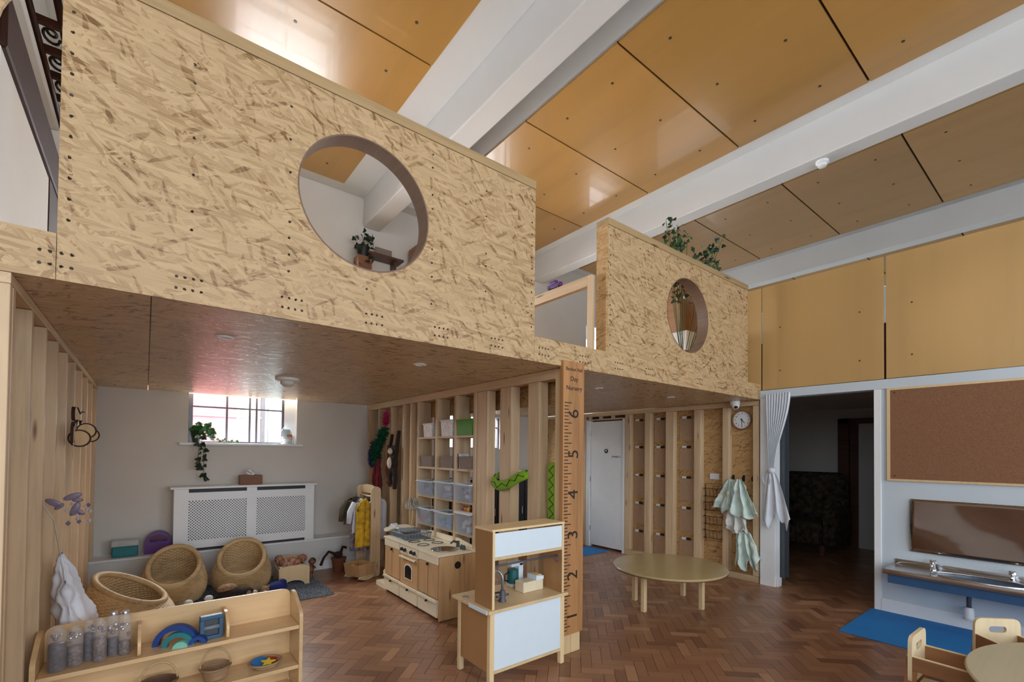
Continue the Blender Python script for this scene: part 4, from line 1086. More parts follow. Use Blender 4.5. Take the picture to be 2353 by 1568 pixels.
basket('small handled wicker basket in the middle of the lower shelf', (.335, 3.215, .2105), .075, .075, .065, 'willow')
basket('dark handled wicker basket at the left of the lower shelf', (.075, 3.20, .2105), .085, .075, .06, 'willow_dark')
t2 = basket('flat wicker tray of bright toy shapes on the lower shelf', (.588, 3.20, .2105), .088, .08, .03, 'willow', False)
for nme, lab, mt, pts, z in (('toy_disc', 'round blue toy disc in the flat wicker tray', 'toy_blue', [(.048*math.cos(a), .048*math.sin(a)) for a in [2*PI*k/20 for k in range(20)]], 0),
                         ('toy_star', 'yellow toy star in the flat wicker tray', 'toy_yellow', [((.042 if k % 2 == 0 else .018)*math.cos(k*PI/5), (.042 if k % 2 == 0 else .018)*math.sin(k*PI/5)) for k in range(10)], 0),
                         ('toy_triangle', 'red toy triangle in the flat wicker tray', 'toy_red', [(.035, 0), (-.02, .03), (-.02, -.03)], 0)):
    if mt not in MATS: plain(mt, {'toy_blue': srgb(38, 120, 190), 'toy_yellow': srgb(226, 200, 60), 'toy_red': srgb(170, 40, 36)}[mt], .5)
    dx, dy, rx_ = {'toy_disc': (-.025, .02, .3), 'toy_star': (.01, -.03, .25), 'toy_triangle': (.045, .03, .2)}[nme]
    b = B(); b.prism(pts, 0, .008, 'z'); tag(b.build(nme, mt, None, loc=(.588+dx, 3.20+dy, .2305+(.012 if nme == 'toy_star' else 0)), rot=(rx_, 0, 0)), lab, 'toy')

# ================================================================== reading corner
def wicker_chair(label, loc, rz, R=.265, hb=.50, hf=.19):
    t = thing('wicker_chair', label, 'tub chair', loc, rz, 'round wicker tub chairs')
    nu, nv = 120, 34
    def rim_h(a): return hf+(hb-hf)*(.5+.5*math.cos(a))**1.05      # back at angle 0 (+Y local)
    def rad(v): return R*(.84+.24*math.sin(PI*.93*v**.9)-.06*v)
    def shell(inner):
        def f(u, v):
            a = 2*PI*u; hgt = rim_h(a); q = 1 if (int(round(u*nu))//2+int(round(v*(nv-1)))) % 2 else -1
            r = rad(v)-(.022 if inner else 0)+.0045*q*(0 if v in (0, 1) else 1)
            return (r*math.sin(a), r*math.cos(a), .004+hgt*v)
        return f
    b = B(); b.grid(shell(False), nu, nv, True); b.build('outer_weave', 'willow_pale', t, False)
    b = B(); b.grid(shell(True), nu, nv, True); b.build('inner_weave', 'willow_pale', t, False)
    b = B(); b.tube([((rad(1)-.011)*math.sin(a), (rad(1)-.011)*math.cos(a), rim_h(a)+.004) for a in [2*PI*k/64 for k in range(64)]], .024, 10, closed=True); b.build('rim', 'willow_pale', t, True)
    b = B(); V = b.grid(lambda u, v: ((.02+(R*.96-.02)*v)*math.cos(2*PI*u), (.02+(R*.96-.02)*v)*math.sin(2*PI*u), .175+.016*math.cos(v*1.4)+.003*((int(round(u*48))+int(round(v*11))) % 2)), 48, 12, True); b.bm.faces.new([q[0] for q in V][::-1]); b.build('seat', 'willow_cushion', t, False)
    return t
wood('willow_cushion', srgb(222, 200, 160), 'x', .15, .7, False)
wicker_chair('wicker tub chair under the lattice radiator cover', (.83, 5.82, .02), math.radians(-12))
wicker_chair('wicker tub chair in front of the purple toy case', (.24, 5.78, .02), math.radians(-8), .262)
wicker_chair('wicker tub chair nearest, turned side on by the left studs', (-.075, 5.06, .004), math.radians(70), .285, .48, .24)

plain('rug_base', srgb(116, 124, 134), .95, var=.2, nscale=20); plain('rug_pile', srgb(142, 150, 160), .95, var=.35, nscale=60)
t = thing('rug', 'shaggy grey rug in front of the wicker chairs', 'rug', (.62, 5.65, 0))
b = B(); b.box(-.40, .96, -.53, .60, 0, .008, bev=.003); b.build('backing', 'rug_base', t)
rn = random.Random(8); vs, fs = [], []
for k in range(15000):
    x, y = rn.uniform(-.40, .97), rn.uniform(-.54, .61); h = rn.uniform(.008, .018); a = rn.uniform(0, 6.28); s_ = .006; n = len(vs)
    dx, dy = rn.uniform(-.014, .014), rn.uniform(-.014, .014)
    for q in range(3): vs.append((x+s_*math.cos(a+q*2.09), y+s_*math.sin(a+q*2.09), .006))
    vs.append((x+dx, y+dy, .006+h)); fs += [(n, n+1, n+3), (n+1, n+2, n+3), (n+2, n, n+3)]
me = bpy.data.meshes.new('pile'); me.from_pydata(vs, [], fs); me.materials.append(MATS['rug_pile']); o = bpy.data.objects.new('pile', me); C.objects.link(o); o.parent = t; o['kind'] = 'stuff'

# doll bed and dolls
t = thing('doll_bed', 'pale wooden doll bed on the end of the rug', 'doll bed', (1.33, 5.86, .02), math.radians(-4))
def bedend(h): return [(-.155, 0), (-.105, 0)]+[(-.105+.21*(1-math.cos(k*PI/10))/2, .055*math.sin(k*PI/10)) for k in range(1, 10)]+[(.105, 0), (.155, 0), (.155, h-.015)]+[(.155*math.cos(k*PI/10)**1, h-.015+.03*math.sin(k*PI/10)) for k in range(1, 10)]+[(-.155, h-.015)]
for y, h in ((-.20, .205), (.20, .24)):
    b = B(); b.prism(bedend(h), y-.008, y+.008, 'y'); b.build('end_board', 'toy_wood' if y > 0 else 'birch_pale', t)
for x in (-.148, .148): bxo('side_rail', 'birch_pale', t, x-.007, x+.007, -.192, .192, .07, .17, bev=.003)
bxo('slat_base', 'birch_pale', t, -.14, .14, -.19, .19, .07, .08)
b = B(); b.grid(lambda u, v: (-.135+.27*u, -.185+.2*v, .175+.012*math.sin(7*u+3*v)+.01*math.sin(13*v)), 16, 12); o = b.build('blanket', 'white_gloss', t, True); m = o.modifiers.new('s', 'SOLIDIFY'); m.thickness = .012
plain('skin', srgb(214, 168, 142), .5); plain('skin_deep', srgb(120, 78, 58), .5); plain('skin_mid', srgb(176, 122, 96), .5); plain('hair_brown', srgb(58, 38, 30), .8)
def doll(label, loc, rot, mat, hair, s=1.):
    t = thing('baby_doll', label, 'doll', loc, 0, 'dolls lying in the doll bed'); t.rotation_euler = rot; t.scale = (s, s, s)
    b = B(); b.ball((0, 0, .0), (.035, .03, .055), 12); b.ball((0, 0, .085), (.036, .038, .04), 14)
    b.ball((0, -.038, .083), (.006, .006, .006), 6)
    for sx in (-1, 1):
        b.tube([(sx*.025, 0, .035), (sx*.055, -.015, .02), (sx*.06, -.045, .03)], [.014, .012, .008], 8)
        b.tube([(sx*.018, 0, -.03), (sx*.035, -.03, -.06), (sx*.03, -.01, -.10), (sx*.03, -.03, -.112)], [.018, .017, .012, .011], 8)
        b.ball((sx*.037, 0, .085), (.006, .01, .012), 6)
    b.build('body', mat, t, True)
    b = B(); b.ball((0, .006, .093), (.037, .038, .037), 12); b.build('hair', hair, t, True)
    b = B()
    for sx in (-1, 1): b.ball((sx*.013, -.035, .092), (.004, .003, .004), 6)
    b.build('eyes', 'black', t, True)
doll('baby doll with brown hair at the left of the doll bed', (1.255, 5.92, .215), (-1.1, 0, .3), 'skin_mid', 'hair_brown', 1.15)
doll('pale baby doll lying in the middle of the doll bed', (1.32, 5.88, .205), (-1.35, .2, -.5), 'skin', 'skin', 1.1)
doll('bald baby doll at the right of the doll bed', (1.40, 5.90, .215), (-1.2, 0, -.9), 'skin_mid', 'skin_mid', 1.15)
doll('dark baby doll slumped against the right side of the doll bed', (1.53, 5.83, .13), (-.3, .0, -.8), 'skin_deep', 'hair_brown', 1.05)

plain('fur_dark', srgb(48, 34, 30), .95, var=.2, nscale=60, bump=.8, bscale=120); plain('fur_tan', srgb(150, 116, 82), .95, var=.2, nscale=60, bump=.8, bscale=120); plain('fur_pale', srgb(206, 190, 168), .95); plain('navy', srgb(28, 42, 110), .85)
def remeshed(o, vox=.008, it=4):
    m = o.modifiers.new('r', 'REMESH'); m.mode = 'VOXEL'; m.voxel_size = vox; m.use_smooth_shade = True
    m = o.modifiers.new('s', 'SMOOTH'); m.iterations = it; m.factor = .5
t = thing('plush_dog', 'dark brown plush dog lying on the grey rug', 'soft toy', (.665, 5.33, .02), .2)
b = B(); b.ball((0, 0, .085), (.13, .085, .085), 16); b.ball((.14, -.02, .09), (.065, .055, .055), 14); b.ball((-.1, -.07, .04), (.07, .035, .035), 10); b.ball((.06, -.09, .03), (.06, .028, .028), 10); b.ball((-.13, .06, .04), (.05, .04, .04), 10)
remeshed(b.build('body', 'fur_dark', t, True))
b = B(); b.ball((-.02, .02, .15), (.09, .07, .05), 14); b.build('back_patch', 'fur_tan', t, True)
b = B(); b.ball((.20, -.04, .075), (.035, .03, .028), 12); b.build('muzzle', 'fur_pale', t, True)
b = B(); b.ball((.233, -.047, .082), (.010, .010, .008), 8); b.build('nose', 'black', t, True)
b = B()
for s in (-1, 1): b.ball((.14, -.02+s*.055, .075), (.028, .012, .045), 10)
b.build('ears', 'fur_tan', t, True)
t = thing('plush_bear', 'small tan plush bear between the dog and the doll bed', 'soft toy', (.955, 5.30, .02), -.3)
b = B(); b.ball((0, 0, .05), (.055, .045, .05), 12); b.ball((.01, -.03, .105), (.04, .036, .036), 12)
for sx in (-1, 1): b.ball((sx*.05, -.03, .055), (.028, .018, .018), 8); b.ball((sx*.03, -.055, .022), (.02, .035, .02), 8); b.ball((.01+sx*.03, -.02, .14), (.013, .009, .013), 8)
remeshed(b.build('body', 'fur_tan', t, True), .006)
b = B(); b.ball((.012, -.065, .098), (.016, .014, .013), 8); b.build('muzzle', 'fur_pale', t, True)
t = thing('blue_cushion', 'navy blue soft toy at the edge of the rug', 'soft toy', (1.10, 5.46, .02))
b = B(); b.ball((0, 0, .06), (.10, .07, .06), 16); b.ball((.05, .01, .1), (.05, .04, .04), 12); remeshed(b.build('body', 'navy', t, True))
b = B(); b.ball((-.10, -.01, .075), (.02, .02, .02), 8); b.build('pompom', 'fur_pale', t, True)
for i, x in enumerate((.30, .46)):
    t = thing('plush_boot', ['red and white plush boot left of the plush dog', 'red and white plush boot touching the plush dog'][i], 'soft toy', (x+.03, 5.28+.05*i, .02), .3, 'plush boots on the rug')
    b = B(); b.tube([(0, 0, .0), (0, 0, .07)], [.026, .03], 12); b.ball((0, -.03, .02), (.024, .04, .02), 10); b.build('boot', 'boa_red', t, True)
    b = B(); b.tube([(0, 0, .068), (0, 0, .10)], [.036, .034], 12); b.ball((0, 0, .10), (.033, .033, .02), 10); b.build('cuff', 'fur_white', t, True)

# things on the ledge
plain('boxteal', srgb(24, 120, 128), .45); plain('clearlid', srgb(224, 228, 228), .3, alpha=.6); plain('purple', srgb(96, 48, 128), .4); plain('purple_deep', srgb(78, 24, 62), .4)
t = thing('storage_box', 'teal plastic box with clear lid on the white ledge', 'box', (-.15, 6.44, .4005))
b = B(); b.box(-.105, .105, -.07, .07, 0, .105, bev=.01); b.build('tub', 'boxteal', t)
b = B(); b.box(-.112, .112, -.076, .076, .106, .17, bev=.012); b.build('lid', 'clearlid', t)
t = thing('toy_case', 'purple rounded toy case with handle on the white ledge', 'toy case', (.125, 6.44, .4005))
pf = rounded([(-.12, 0), (.12, 0), (.115, .13)], .02)[:-6]+[(.115*math.cos(a), .11+.125*math.sin(a)) for a in [k*PI/14 for k in range(15)]]
b = B(); b.prism([(-.12, 0), (.12, 0)]+[(.12*math.cos(a)*.98, .10+.135*math.sin(a)) for a in [k*PI/14 for k in range(15)]], -.05, .05, 'y'); b.build('shell', 'purple', t)
b = B(); b.prism([(-.075, .13), (.075, .13)]+[(.085*math.cos(a), .14+.06*math.sin(a)) for a in [k*PI/10 for k in range(11)]], -.055, -.0505, 'y'); b.build('recess', 'purple_deep', t)
b = B(); b.tube([(-.07, -.06, .135), (0, -.07, .142), (.07, -.06, .135)], .009, 8); b.build('handle', 'purple', t, True)

# radiator cover
t = thing('radiator_cover', 'white radiator cover with two lattice grilles', 'radiator cover', (.245, 6.283, .402))
RW, RD, RHt = 1.43, .30, .685
def rbox(n, m, *a, bev=0): return bxo(n, m, t, *a, bev=bev)
GR = ((.13, .685), (.79, 1.325))
rbox('stile', 'white_gloss', 0, .13, 0, .02, 0, RHt); rbox('stile', 'white_gloss', .685, .79, 0, .02, 0, RHt); rbox('stile', 'white_gloss', 1.325, RW, 0, .02, 0, RHt)
for a, c in GR:
    rbox('rail', 'white_gloss', a, c, 0, .02, .03, .12); rbox('rail', 'white_gloss', a, c, 0, .02, .555, .645)
    b = B(); dz = .435; x = a-dz; st_ = .030
    def clip(x0, sgn):
        # diagonal strip clipped to the opening
        z0, z1 = .12, .555; xa, xb = (x0, x0+dz) if sgn > 0 else (x0+dz, x0)
        pts = []
        lo, hi = 0., 1.
        dx = xb-xa
        for lim, s_ in ((a, 1), (c, -1)):
            if abs(dx) < 1e-9: continue
            k = (lim-xa)/dx
            if (dx > 0) == (s_ > 0): lo = max(lo, k)
            else: hi = min(hi, k)
        if hi-lo < .01: return
        p = Vector((xa+dx*lo, 0, z0+dz*lo)); q = Vector((xa+dx*hi, 0, z0+dz*hi)); nn = (q-p).normalized().cross(Vector((0, 1, 0)))*.0052
        y0 = .006 if sgn > 0 else .009
        vsx = [b.bm.verts.new(w_+Vector((0, y, 0))) for y in (y0, y0+.003) for w_ in (p+nn, q+nn, q-nn, p-nn)]
        for fc in ((0, 1, 2, 3), (7, 6, 5, 4), (0, 4, 5, 1), (1, 5, 6, 2), (2, 6, 7, 3), (3, 7, 4, 0)): b.bm.faces.new([vsx[k] for k in fc])
    k = 0
    while x+k*st_ < c:
        clip(x+k*st_, 1); clip(x+k*st_, -1); k += 1
    o = b.build('lattice', 'white_gloss', t); o['kind'] = 'stuff'
    rbox('dark_backing', 'black', a, c, .03, .034, .01, .68)  # plain black sheet behind the lattice strips
rbox('side', 'white_gloss', 0, .018, .021, RD, 0, RHt); rbox('side', 'white_gloss', RW-.018, RW, .021, RD, 0, RHt)
rbox('top_board', 'white_gloss', -.035, RW+.03, -.025, RD+.01, RHt+.001, RHt+.024, bev=.004)
t = thing('tissue_box', 'brown wooden tissue box on the radiator cover', 'tissue box', (.985, 6.42, 1.1115))
bxo('box', 'brown_box', t, -.118, .118, -.06, .06, 0, .112, bev=.004)
b = B(); b.grid(lambda u, v: ((-.05+.1*u)*(1-.5*v)+.02*math.sin(6*v), .03*math.sin(7*u+2*v)*(1-.4*v), .112+.075*v*math.sin(PI*(.15+.7*u))), 14, 10); o = b.build('tissue', 'white_gloss', t, True); m = o.modifiers.new('s', 'SOLIDIFY'); m.thickness = .002

# sill: ivy and wire basket
plain('leaf', srgb(48, 104, 46), .45, var=.3, nscale=12); plain('leaf_dark', srgb(34, 58, 34), .5, var=.3, nscale=12); plain('stem', srgb(70, 84, 44), .7)
def leaf_mesh(name, mat, s):
    pts = [(0, 0), (.35, -.15), (.75, .1), (.5, .35), (.45, .6), (0, 1.05), (-.45, .6), (-.5, .35), (-.75, .1), (-.35, -.15)]
    b = B(); c = b.bm.verts.new((0, .3*s, .10*s)); V = [b.bm.verts.new((p[0]*s, p[1]*s, -.06*s*abs(p[0]))) for p in pts]
    for k in range(len(V)): b.bm.faces.new((c, V[k], V[(k+1) % len(V)]))
    me = b.mesh(name, mat, True); return me
LM, LD = leaf_mesh('leaf', 'leaf', .045), leaf_mesh('leaf', 'leaf_dark', .05)
t = thing('potted_ivy', 'trailing ivy in a black pot on the window sill', 'potted plant', (.45, 6.62, 1.603))
b = B(); b.lathe([(.042, 0), (.058, .13), (.063, .13), (.063, .15), (.056, .15)], 24); b.build('pot', 'black', t, 'auto')
rn = random.Random(21)
def strand(pts, n, me, jit=.02, sc=(.7, 1.2)):
    b = B(); b.tube(pts, .003, 5); b.build('stem', 'stem', t, True)
    P = [Vector(p) for p in pts]
    for k in range(n):
        q = k/(n-1)*(len(P)-1); i = min(int(q), len(P)-2); p = P[i].lerp(P[i+1], q-i)
        o = link_copy(me, 'leaf', t, p+Vector((rn.uniform(-jit, jit), rn.uniform(-jit, 0), rn.uniform(-jit, jit))), (rn.uniform(.9, 1.9), rn.uniform(-.5, .5), rn.uniform(2.2, 4.0)))
        s_ = rn.uniform(*sc); o.scale = (s_, s_, s_)
strand([(0, -.02, .13), (.03, -.10, .12), (.06, -.19, -.05), (.065, -.195, -.2), (.07, -.19, -.38), (.075, -.19, -.44)], 20, LD, .028)
strand([(0, -.02, .13), (.0, -.10, .10), (.02, -.19, -.06), (.01, -.195, -.2), (.02, -.19, -.3)], 12, LD, .02)
for k in range(7):
    a = k*.9; strand([(0, 0, .13), (.08*math.cos(a)+.05, .06*math.sin(a)-.02, .17+.03*math.sin(k)), (.15*math.cos(a)*.6+.10, .06*math.sin(a)-.05, .08)], 9, LM, .03)
strand([(.06, -.02, .12), (.18, -.05, .03), (.30, -.06, .018), (.42, -.05, .018)], 14, LM, .016, (.5, .8))
t = thing('wire_basket', 'white wire basket with cards at the right of the sill', 'basket', (1.42, 6.60, 1.603))
b = B()
for z, k in ((.003, .85), (.045, .92), (.09, 1.)): b.tube([(.085*k*math.cos(a), .06*k*math.sin(a), z) for a in [2*PI*q/28 for q in range(28)]], .003, 5, closed=True)
for q in range(22):
    a = 2*PI*q/22; b.tube([(.072*math.cos(a), .051*math.sin(a), .003), (.085*math.cos(a), .06*math.sin(a), .09)], .0022, 4)
b.tube([(-.085, 0, .09)]+[(.085*math.cos(a), 0, .09+.14*math.sin(a)) for a in [PI-k*PI/12 for k in range(1, 12)]]+[(.085, 0, .09)], .003, 5)
b.build('wire', 'white_gloss', t, True)
b = B(); b.lathe([(.058, .006), (.066, .075)], 20, sy=.7); b.build('liner', 'white_wall', t)
bxo('card', 'pale_blue', t, -.06, .03, -.01, -.006, .06, .19); bxo('card', 'toy_orange', t, -.01, .055, -.025, -.02, .08, .125); bxo('card', 'white_gloss', t, -.03, .06, .01, .014, .06, .17)

# ================================================================== dressing-up corner
t = thing('clothes_rack', 'child size pine dressing-up rail full of costumes', 'clothes rack', (2.19, 5.55, 0))
for y in (0, .47):
    b = B(); b.prism(rounded([(-.06, 0), (.06, 0), (.06, 1.07), (.0, 1.10), (-.06, 1.07)], .04), y-.012, y+.012, 'y'); b.build('end_board', 'pine', t)
b = B(); b.prism([(.012, 1.0), (.458, 1.0), (.458, 1.07)]+[(.235+.223*math.cos(a), 1.07+.035*math.sin(a)) for a in [k*PI/10 for k in range(1, 10)]]+[(.012, 1.07)], -.011, .011, 'x'); b.build('top_board', 'pine_y', t)
b = B(); b.cyl((0, .012, .96), (0, .458, .96), .012, n=10); b.build('rail', 'birch_pale', t, True)
bxo('foot_rail', 'pine_y', t, -.012, .012, .012, .458, .05, .09)
plain('yellow_cloth', srgb(214, 168, 36), .8, var=.25, nscale=16); plain('white_cloth', srgb(224, 226, 236), .8, var=.04); plain('floral', srgb(150, 140, 158), .8, var=.45, nscale=45); plain('olive_cloth', srgb(92, 84, 62), .85, var=.2); plain('grey_cloth', srgb(188, 186, 190), .8)
def garment(label, y, w, h, mat, sleeves=True, seed=0, x=-.03, z=.945, xoff=0):
    t = thing('costume', label, 'costume', (2.19+xoff, 5.55+y, z), 0, 'costumes on the dressing-up rail')
    rnd = random.Random(seed); p1, p2 = rnd.uniform(0, 6), rnd.uniform(0, 6)
    prof = [(-.03, 0), (-w*.5, -.05), (-w*.5-.005, -.12), (-w*.42, -.2), (-w*.5, -h), (w*.5, -h), (w*.42, -.2), (w*.5+.005, -.12), (w*.5, -.05), (.03, 0)]
    def f(u, v):
        hw = (.03+(w*.5-.03)*min(1, v/.12)) if v < .12 else w*.5*(.92+.18*(v-.12))
        xx = (u-.5)*2*hw
        zz = -h*v+(-.03*abs(u-.5)*2 if v < .2 else 0)
        return (xx, .012*math.sin(9*u+p1+2*v)+.008*math.sin(17*u+p2), zz)
    b = B(); b.grid(f, 26, 24); o = b.build('body', mat, t, True); m = o.modifiers.new('s', 'SOLIDIFY'); m.thickness = .022
    if sleeves:
        for s in (-1, 1):
            b = B(); b.tube([(s*w*.42, 0, -.05), (s*(w*.5+.035), 0, -.16), (s*(w*.5+.05), 0, -.30)], [.035, .035, .03], 12); b.build('sleeve', mat, t, True)
    b = B(); b.tube([(0, 0, .03), (.008, 0, .038), (.012, 0, .02), (0, 0, 0), (-w*.4, 0, -.035), (w*.4, 0, -.035), (0, 0, 0)], .003, 5); b.build('hanger', 'black', t, True)
garment('yellow hi-vis costume at the front of the dressing-up rail', .07, .20, .58, 'yellow_cloth', False, 1, xoff=-.115)
garment('white shirt behind the yellow costume on the rail', .15, .24, .42, 'white_cloth', True, 2, xoff=-.10)
garment('purple floral costume half hidden behind the white shirt', .23, .22, .66, 'floral', False, 3, xoff=-.11)
garment('olive brown jacket farthest along the dressing-up rail', .38, .26, .34, 'olive_cloth', True, 4, xoff=-.11)
garment('pale grey cloak at the studs side of the rail', .11, .17, .52, 'grey_cloth', False, 5, xoff=.105)
t = thing('toy_cradle', 'wooden rocking cradle under the dressing-up clothes', 'cradle', (2.03, 5.56, .0), .35)
for y in (-.09, .16):
    b = B(); b.prism([(-.09, .035), (.09, .035), (.125, .185), (-.125, .185)], y-.006, y+.006, 'y'); b.build('end_board', 'toy_wood', t)
    b = B(); b.prism([(-.13, .03)]+[(-.13+.26*k/10, .002+.035*(2*k/10-1)**2) for k in range(11)]+[(.13, .03), (.10, .05), (-.10, .05)], y-.02, y-.007, 'y'); b.build('rocker', 'birch_pale', t)
for s in (-1, 1):
    b = B(); b.prism([(s*.09, .04), (s*.122, .18), (s*.130, .18), (s*.098, .04)], -.083, .153, 'y'); b.build('side_board', 'toy_wood', t)
bxo('base_board', 'toy_wood', t, -.088, .088, -.083, .153, .04, .05)
b = B(); b.grid(lambda u, v: (-.1+.2*u, -.08+.23*v, .13+.03*math.sin(6*u+2)*math.sin(5*v)), 14, 14); o = b.build('bedding', 'yellow_cloth', t, True); m = o.modifiers.new('s', 'SOLIDIFY'); m.thickness = .02
plain('terracotta', srgb(120, 66, 42), .8)
t = thing('waste_tub', 'small terracotta tub between the cradle and the plinth', 'tub', (1.93, 6.08, 0))
b = B(); b.lathe([(.065, 0), (.085, .15), (.092, .15), (.092, .17), (.08, .17)], 24); b.build('tub', 'terracotta', t, 'auto')
t = thing('plush_monkey', 'long-limbed brown plush toy draped over the terracotta tub', 'soft toy', (1.92, 6.08, .172))
b = B(); b.ball((0, 0, .035), (.06, .05, .04), 12); b.tube([(-.04, 0, .05), (-.12, -.02, .09), (-.19, -.06, .03), (-.23, -.07, -.06)], [.02, .018, .016, .02], 8); b.tube([(.03, 0, .05), (.07, .04, .12), (.12, .05, .10)], [.02, .018, .02], 8); remeshed(b.build('body', 'fur_dark', t, True), .007)
# hanging costumes on the studs
plain('boa_green', srgb(14, 96, 60), .9, var=.3, nscale=60); plain('boa_blue', srgb(30, 38, 140), .9, var=.3, nscale=60); plain('boa_pink', srgb(190, 40, 96), .9)
def boa(name, label, pts, r, mat, n=420, seed=1, ln=.05):
    o0 = Vector(pts[0]); t = thing(name, label, 'feather boa', o0); rnd = random.Random(seed)
    P = [Vector(p)-o0 for p in pts]; vs, fs = [], []
    b = B(); b.tube(P, r*.35, 6); b.build('cord', mat, t, True)
    for k in range(n):
        q = rnd.random()*(len(P)-1); i = min(int(q), len(P)-2); p = P[i].lerp(P[i+1], q-i)
        d = Vector((rnd.gauss(0, 1), rnd.gauss(0, 1), rnd.gauss(-.3, 1))).normalized(); sd = d.cross(Vector((.3, .5, .8))).normalized()*.010
        tip = p+d*rnd.uniform(r*.7, r*1.25); nn = len(vs)
        mid = p.lerp(tip, .55); vs += [tuple(p), tuple(mid+sd), tuple(tip), tuple(mid-sd)]; fs.append((nn, nn+1, nn+2, nn+3))
    me = bpy.data.meshes.new('feathers'); me.from_pydata(vs, [], fs); me.materials.append(MATS[mat]); o = bpy.data.objects.new('feathers', me); C.objects.link(o); o.parent = t; o['kind'] = 'stuff'
boa('feather_boa', 'green feather boa hanging on the studs', [(2.40, 5.82, 1.80), (2.38, 5.93, 1.66), (2.37, 6.02, 1.52), (2.37, 6.03, 1.40)], .085, 'boa_green', 900, 1)
boa('feather_boa', 'blue feather boa behind the green one', [(2.40, 6.16, 1.62), (2.39, 6.18, 1.48), (2.39, 6.18, 1.36)], .07, 'boa_blue', 500, 2)
boa('feather_boa', 'pink feather tuft at the top of the studs', [(2.41, 5.80, 2.02), (2.41, 5.79, 1.94), (2.41, 5.80, 1.88)], .05, 'boa_pink', 300, 3)
cloth_hang('red_cape', 'dark red cape hanging below the feather boas', 'costume', (2.44, 5.98, 1.42), .18, .34, .66, 7, 'boa_red', 6, .06)
cloth_hang('rust_cape', 'rust coloured cape behind the plush monkey', 'costume', (2.44, 5.66, 1.60), .08, .16, .50, 4, 'rust_cloth', 16, .04)
t = thing('plush_monkey', 'dark plush monkey with pale face hanging from the studs', 'soft toy', (2.39, 5.49, 1.40))
b = B(); b.ball((0, .02, -.02), (.055, .085, .12), 14); b.ball((0, -.0, .13), (.06, .075, .07), 14)
b.tube([(0, -.05, .05), (0, -.09, .2), (.02, -.10, .38)], [.03, .028, .024], 8); b.tube([(0, .07, .05), (0, .12, .18), (.02, .10, .34)], [.03, .026, .022], 8)
b.tube([(0, -.03, -.10), (-.01, -.07, -.22), (-.01, -.05, -.34)], [.035, .03, .028], 8); b.tube([(0, .06, -.10), (-.01, .09, -.2), (-.01, .07, -.28)], [.035, .03, .028], 8)
remeshed(b.build('body', 'fur_dark', t, True))
b = B(); b.ball((-.045, .0, .125), (.03, .052, .04), 14); b.build('face', 'fur_pale', t, True)
b = B(); b.ball((-.035, .03, -.02), (.035, .062, .075), 14); b.build('belly', 'fur_pale', t, True)
b = B()
for s in (-1, 1): b.ball((-.068, s*.018, .14), (.006, .007, .008), 8)
b.build('eyes', 'black', t, True)
# ================================================================== pigeonhole contents
plain('tub_white', srgb(232, 230, 226), .4, var=.15, nscale=30); plain('green_box', srgb(72, 150, 34), .5); plain('grey_fabric', srgb(142, 126, 114), .9, var=.08, nscale=40, bump=.4, bscale=200)
plain('clear_plastic', srgb(206, 214, 226), .2, var=.04, alpha=.26); plain('rim_plastic', srgb(226, 232, 238), .35, alpha=.85)
for nm_, c_ in (('toy_pink', srgb(206, 96, 122)), ('toy_green', srgb(86, 160, 84)), ('toy_grey', srgb(150, 150, 160)), ('toy_white', srgb(226, 224, 226)), ('toy_lilac', srgb(160, 140, 170)), ('toy_brown', srgb(120, 80, 60)), ('toy_sky', srgb(70, 130, 190))):
    plain(nm_, c_, .5)
BAY = {0: 4.75, 1: 4.33, 2: 3.95}
BN = ('left hand', 'middle', 'right hand')
def taper(b, w0, d0, w1, d1, h, wall=.004):
    def ring(w, d, z): return [b.bm.verts.new((x, y, z)) for x, y in ((-d/2, -w/2), (d/2, -w/2), (d/2, w/2), (-d/2, w/2))]
    R0, R1, R2, R3 = ring(w0, d0, 0), ring(w1, d1, h), ring(w1-2*wall, d1-2*wall, h), ring(w0-2*wall, d0-2*wall, wall)
    b.bm.faces.new(R0[::-1]); b.bm.faces.new(R3)
    for A, Q in ((R0, R1), (R1, R2), (R2, R3)):
        for k in range(4): b.bm.faces.new((A[k], A[(k+1) % 4], Q[(k+1) % 4], Q[k]))
    return b
def fill(t, w, d, h, mats, n, seed):
    rnd = random.Random(seed)
    for k in range(n):
        b = B(); sx, sy, sz = (rnd.uniform(.014, .034) for _ in range(3)); kind = rnd.random()
        zc = rnd.uniform(sz+.006, max(sz+.007, h-sz)); x, y = rnd.uniform(-d/2+sx+.006, d/2-sx-.006), rnd.uniform(-w/2+sy+.008, w/2-sy-.008)
        if kind < .5: b.box(-sx, sx, -sy, sy, -sz, sz, bev=.004, rot=rm('Z', rnd.uniform(0, 90)))
        else: b.ball((0, 0, 0), (sx, sy, sz), 10)
        b.build('toy_piece', rnd.choice(mats), t, kind >= .5, loc=(x, y, zc))
def bin_(name, label, cat, row, bay, w, h, mat, rim=None, dy=0, contents=None, seed=0, dx=0, grp='boxes in the pigeonholes', d=.17, n=9):
    t = thing(name, label, cat, (XS+.07+dx, BAY[bay]+dy, SHZ[row]+.0008), 0, grp)
    b = taper(B(), w*.9, d*.9, w, d, h); b.build('tub', mat, t)
    if rim:
        b = B()
        for x0, x1, y0, y1 in ((-d/2-.006, -d/2+.003, -w/2-.006, w/2+.006), (d/2-.003, d/2+.006, -w/2-.006, w/2+.006), (-d/2+.003, d/2-.003, -w/2-.006, -w/2+.003), (-d/2+.003, d/2-.003, w/2-.003, w/2+.006)): b.box(x0, x1, y0, y1, h-.008, h+.006)
        b.build('rim', rim, t)
    if contents: fill(t, w*.86, d*.86, h*.85, contents, n, seed)
    return t
bin_('patterned_tub', 'white patterned tub on the top shelf, left hand pigeonhole', 'tub', 0, 0, .20, .145, 'tub_white', 'toy_white', -.02)
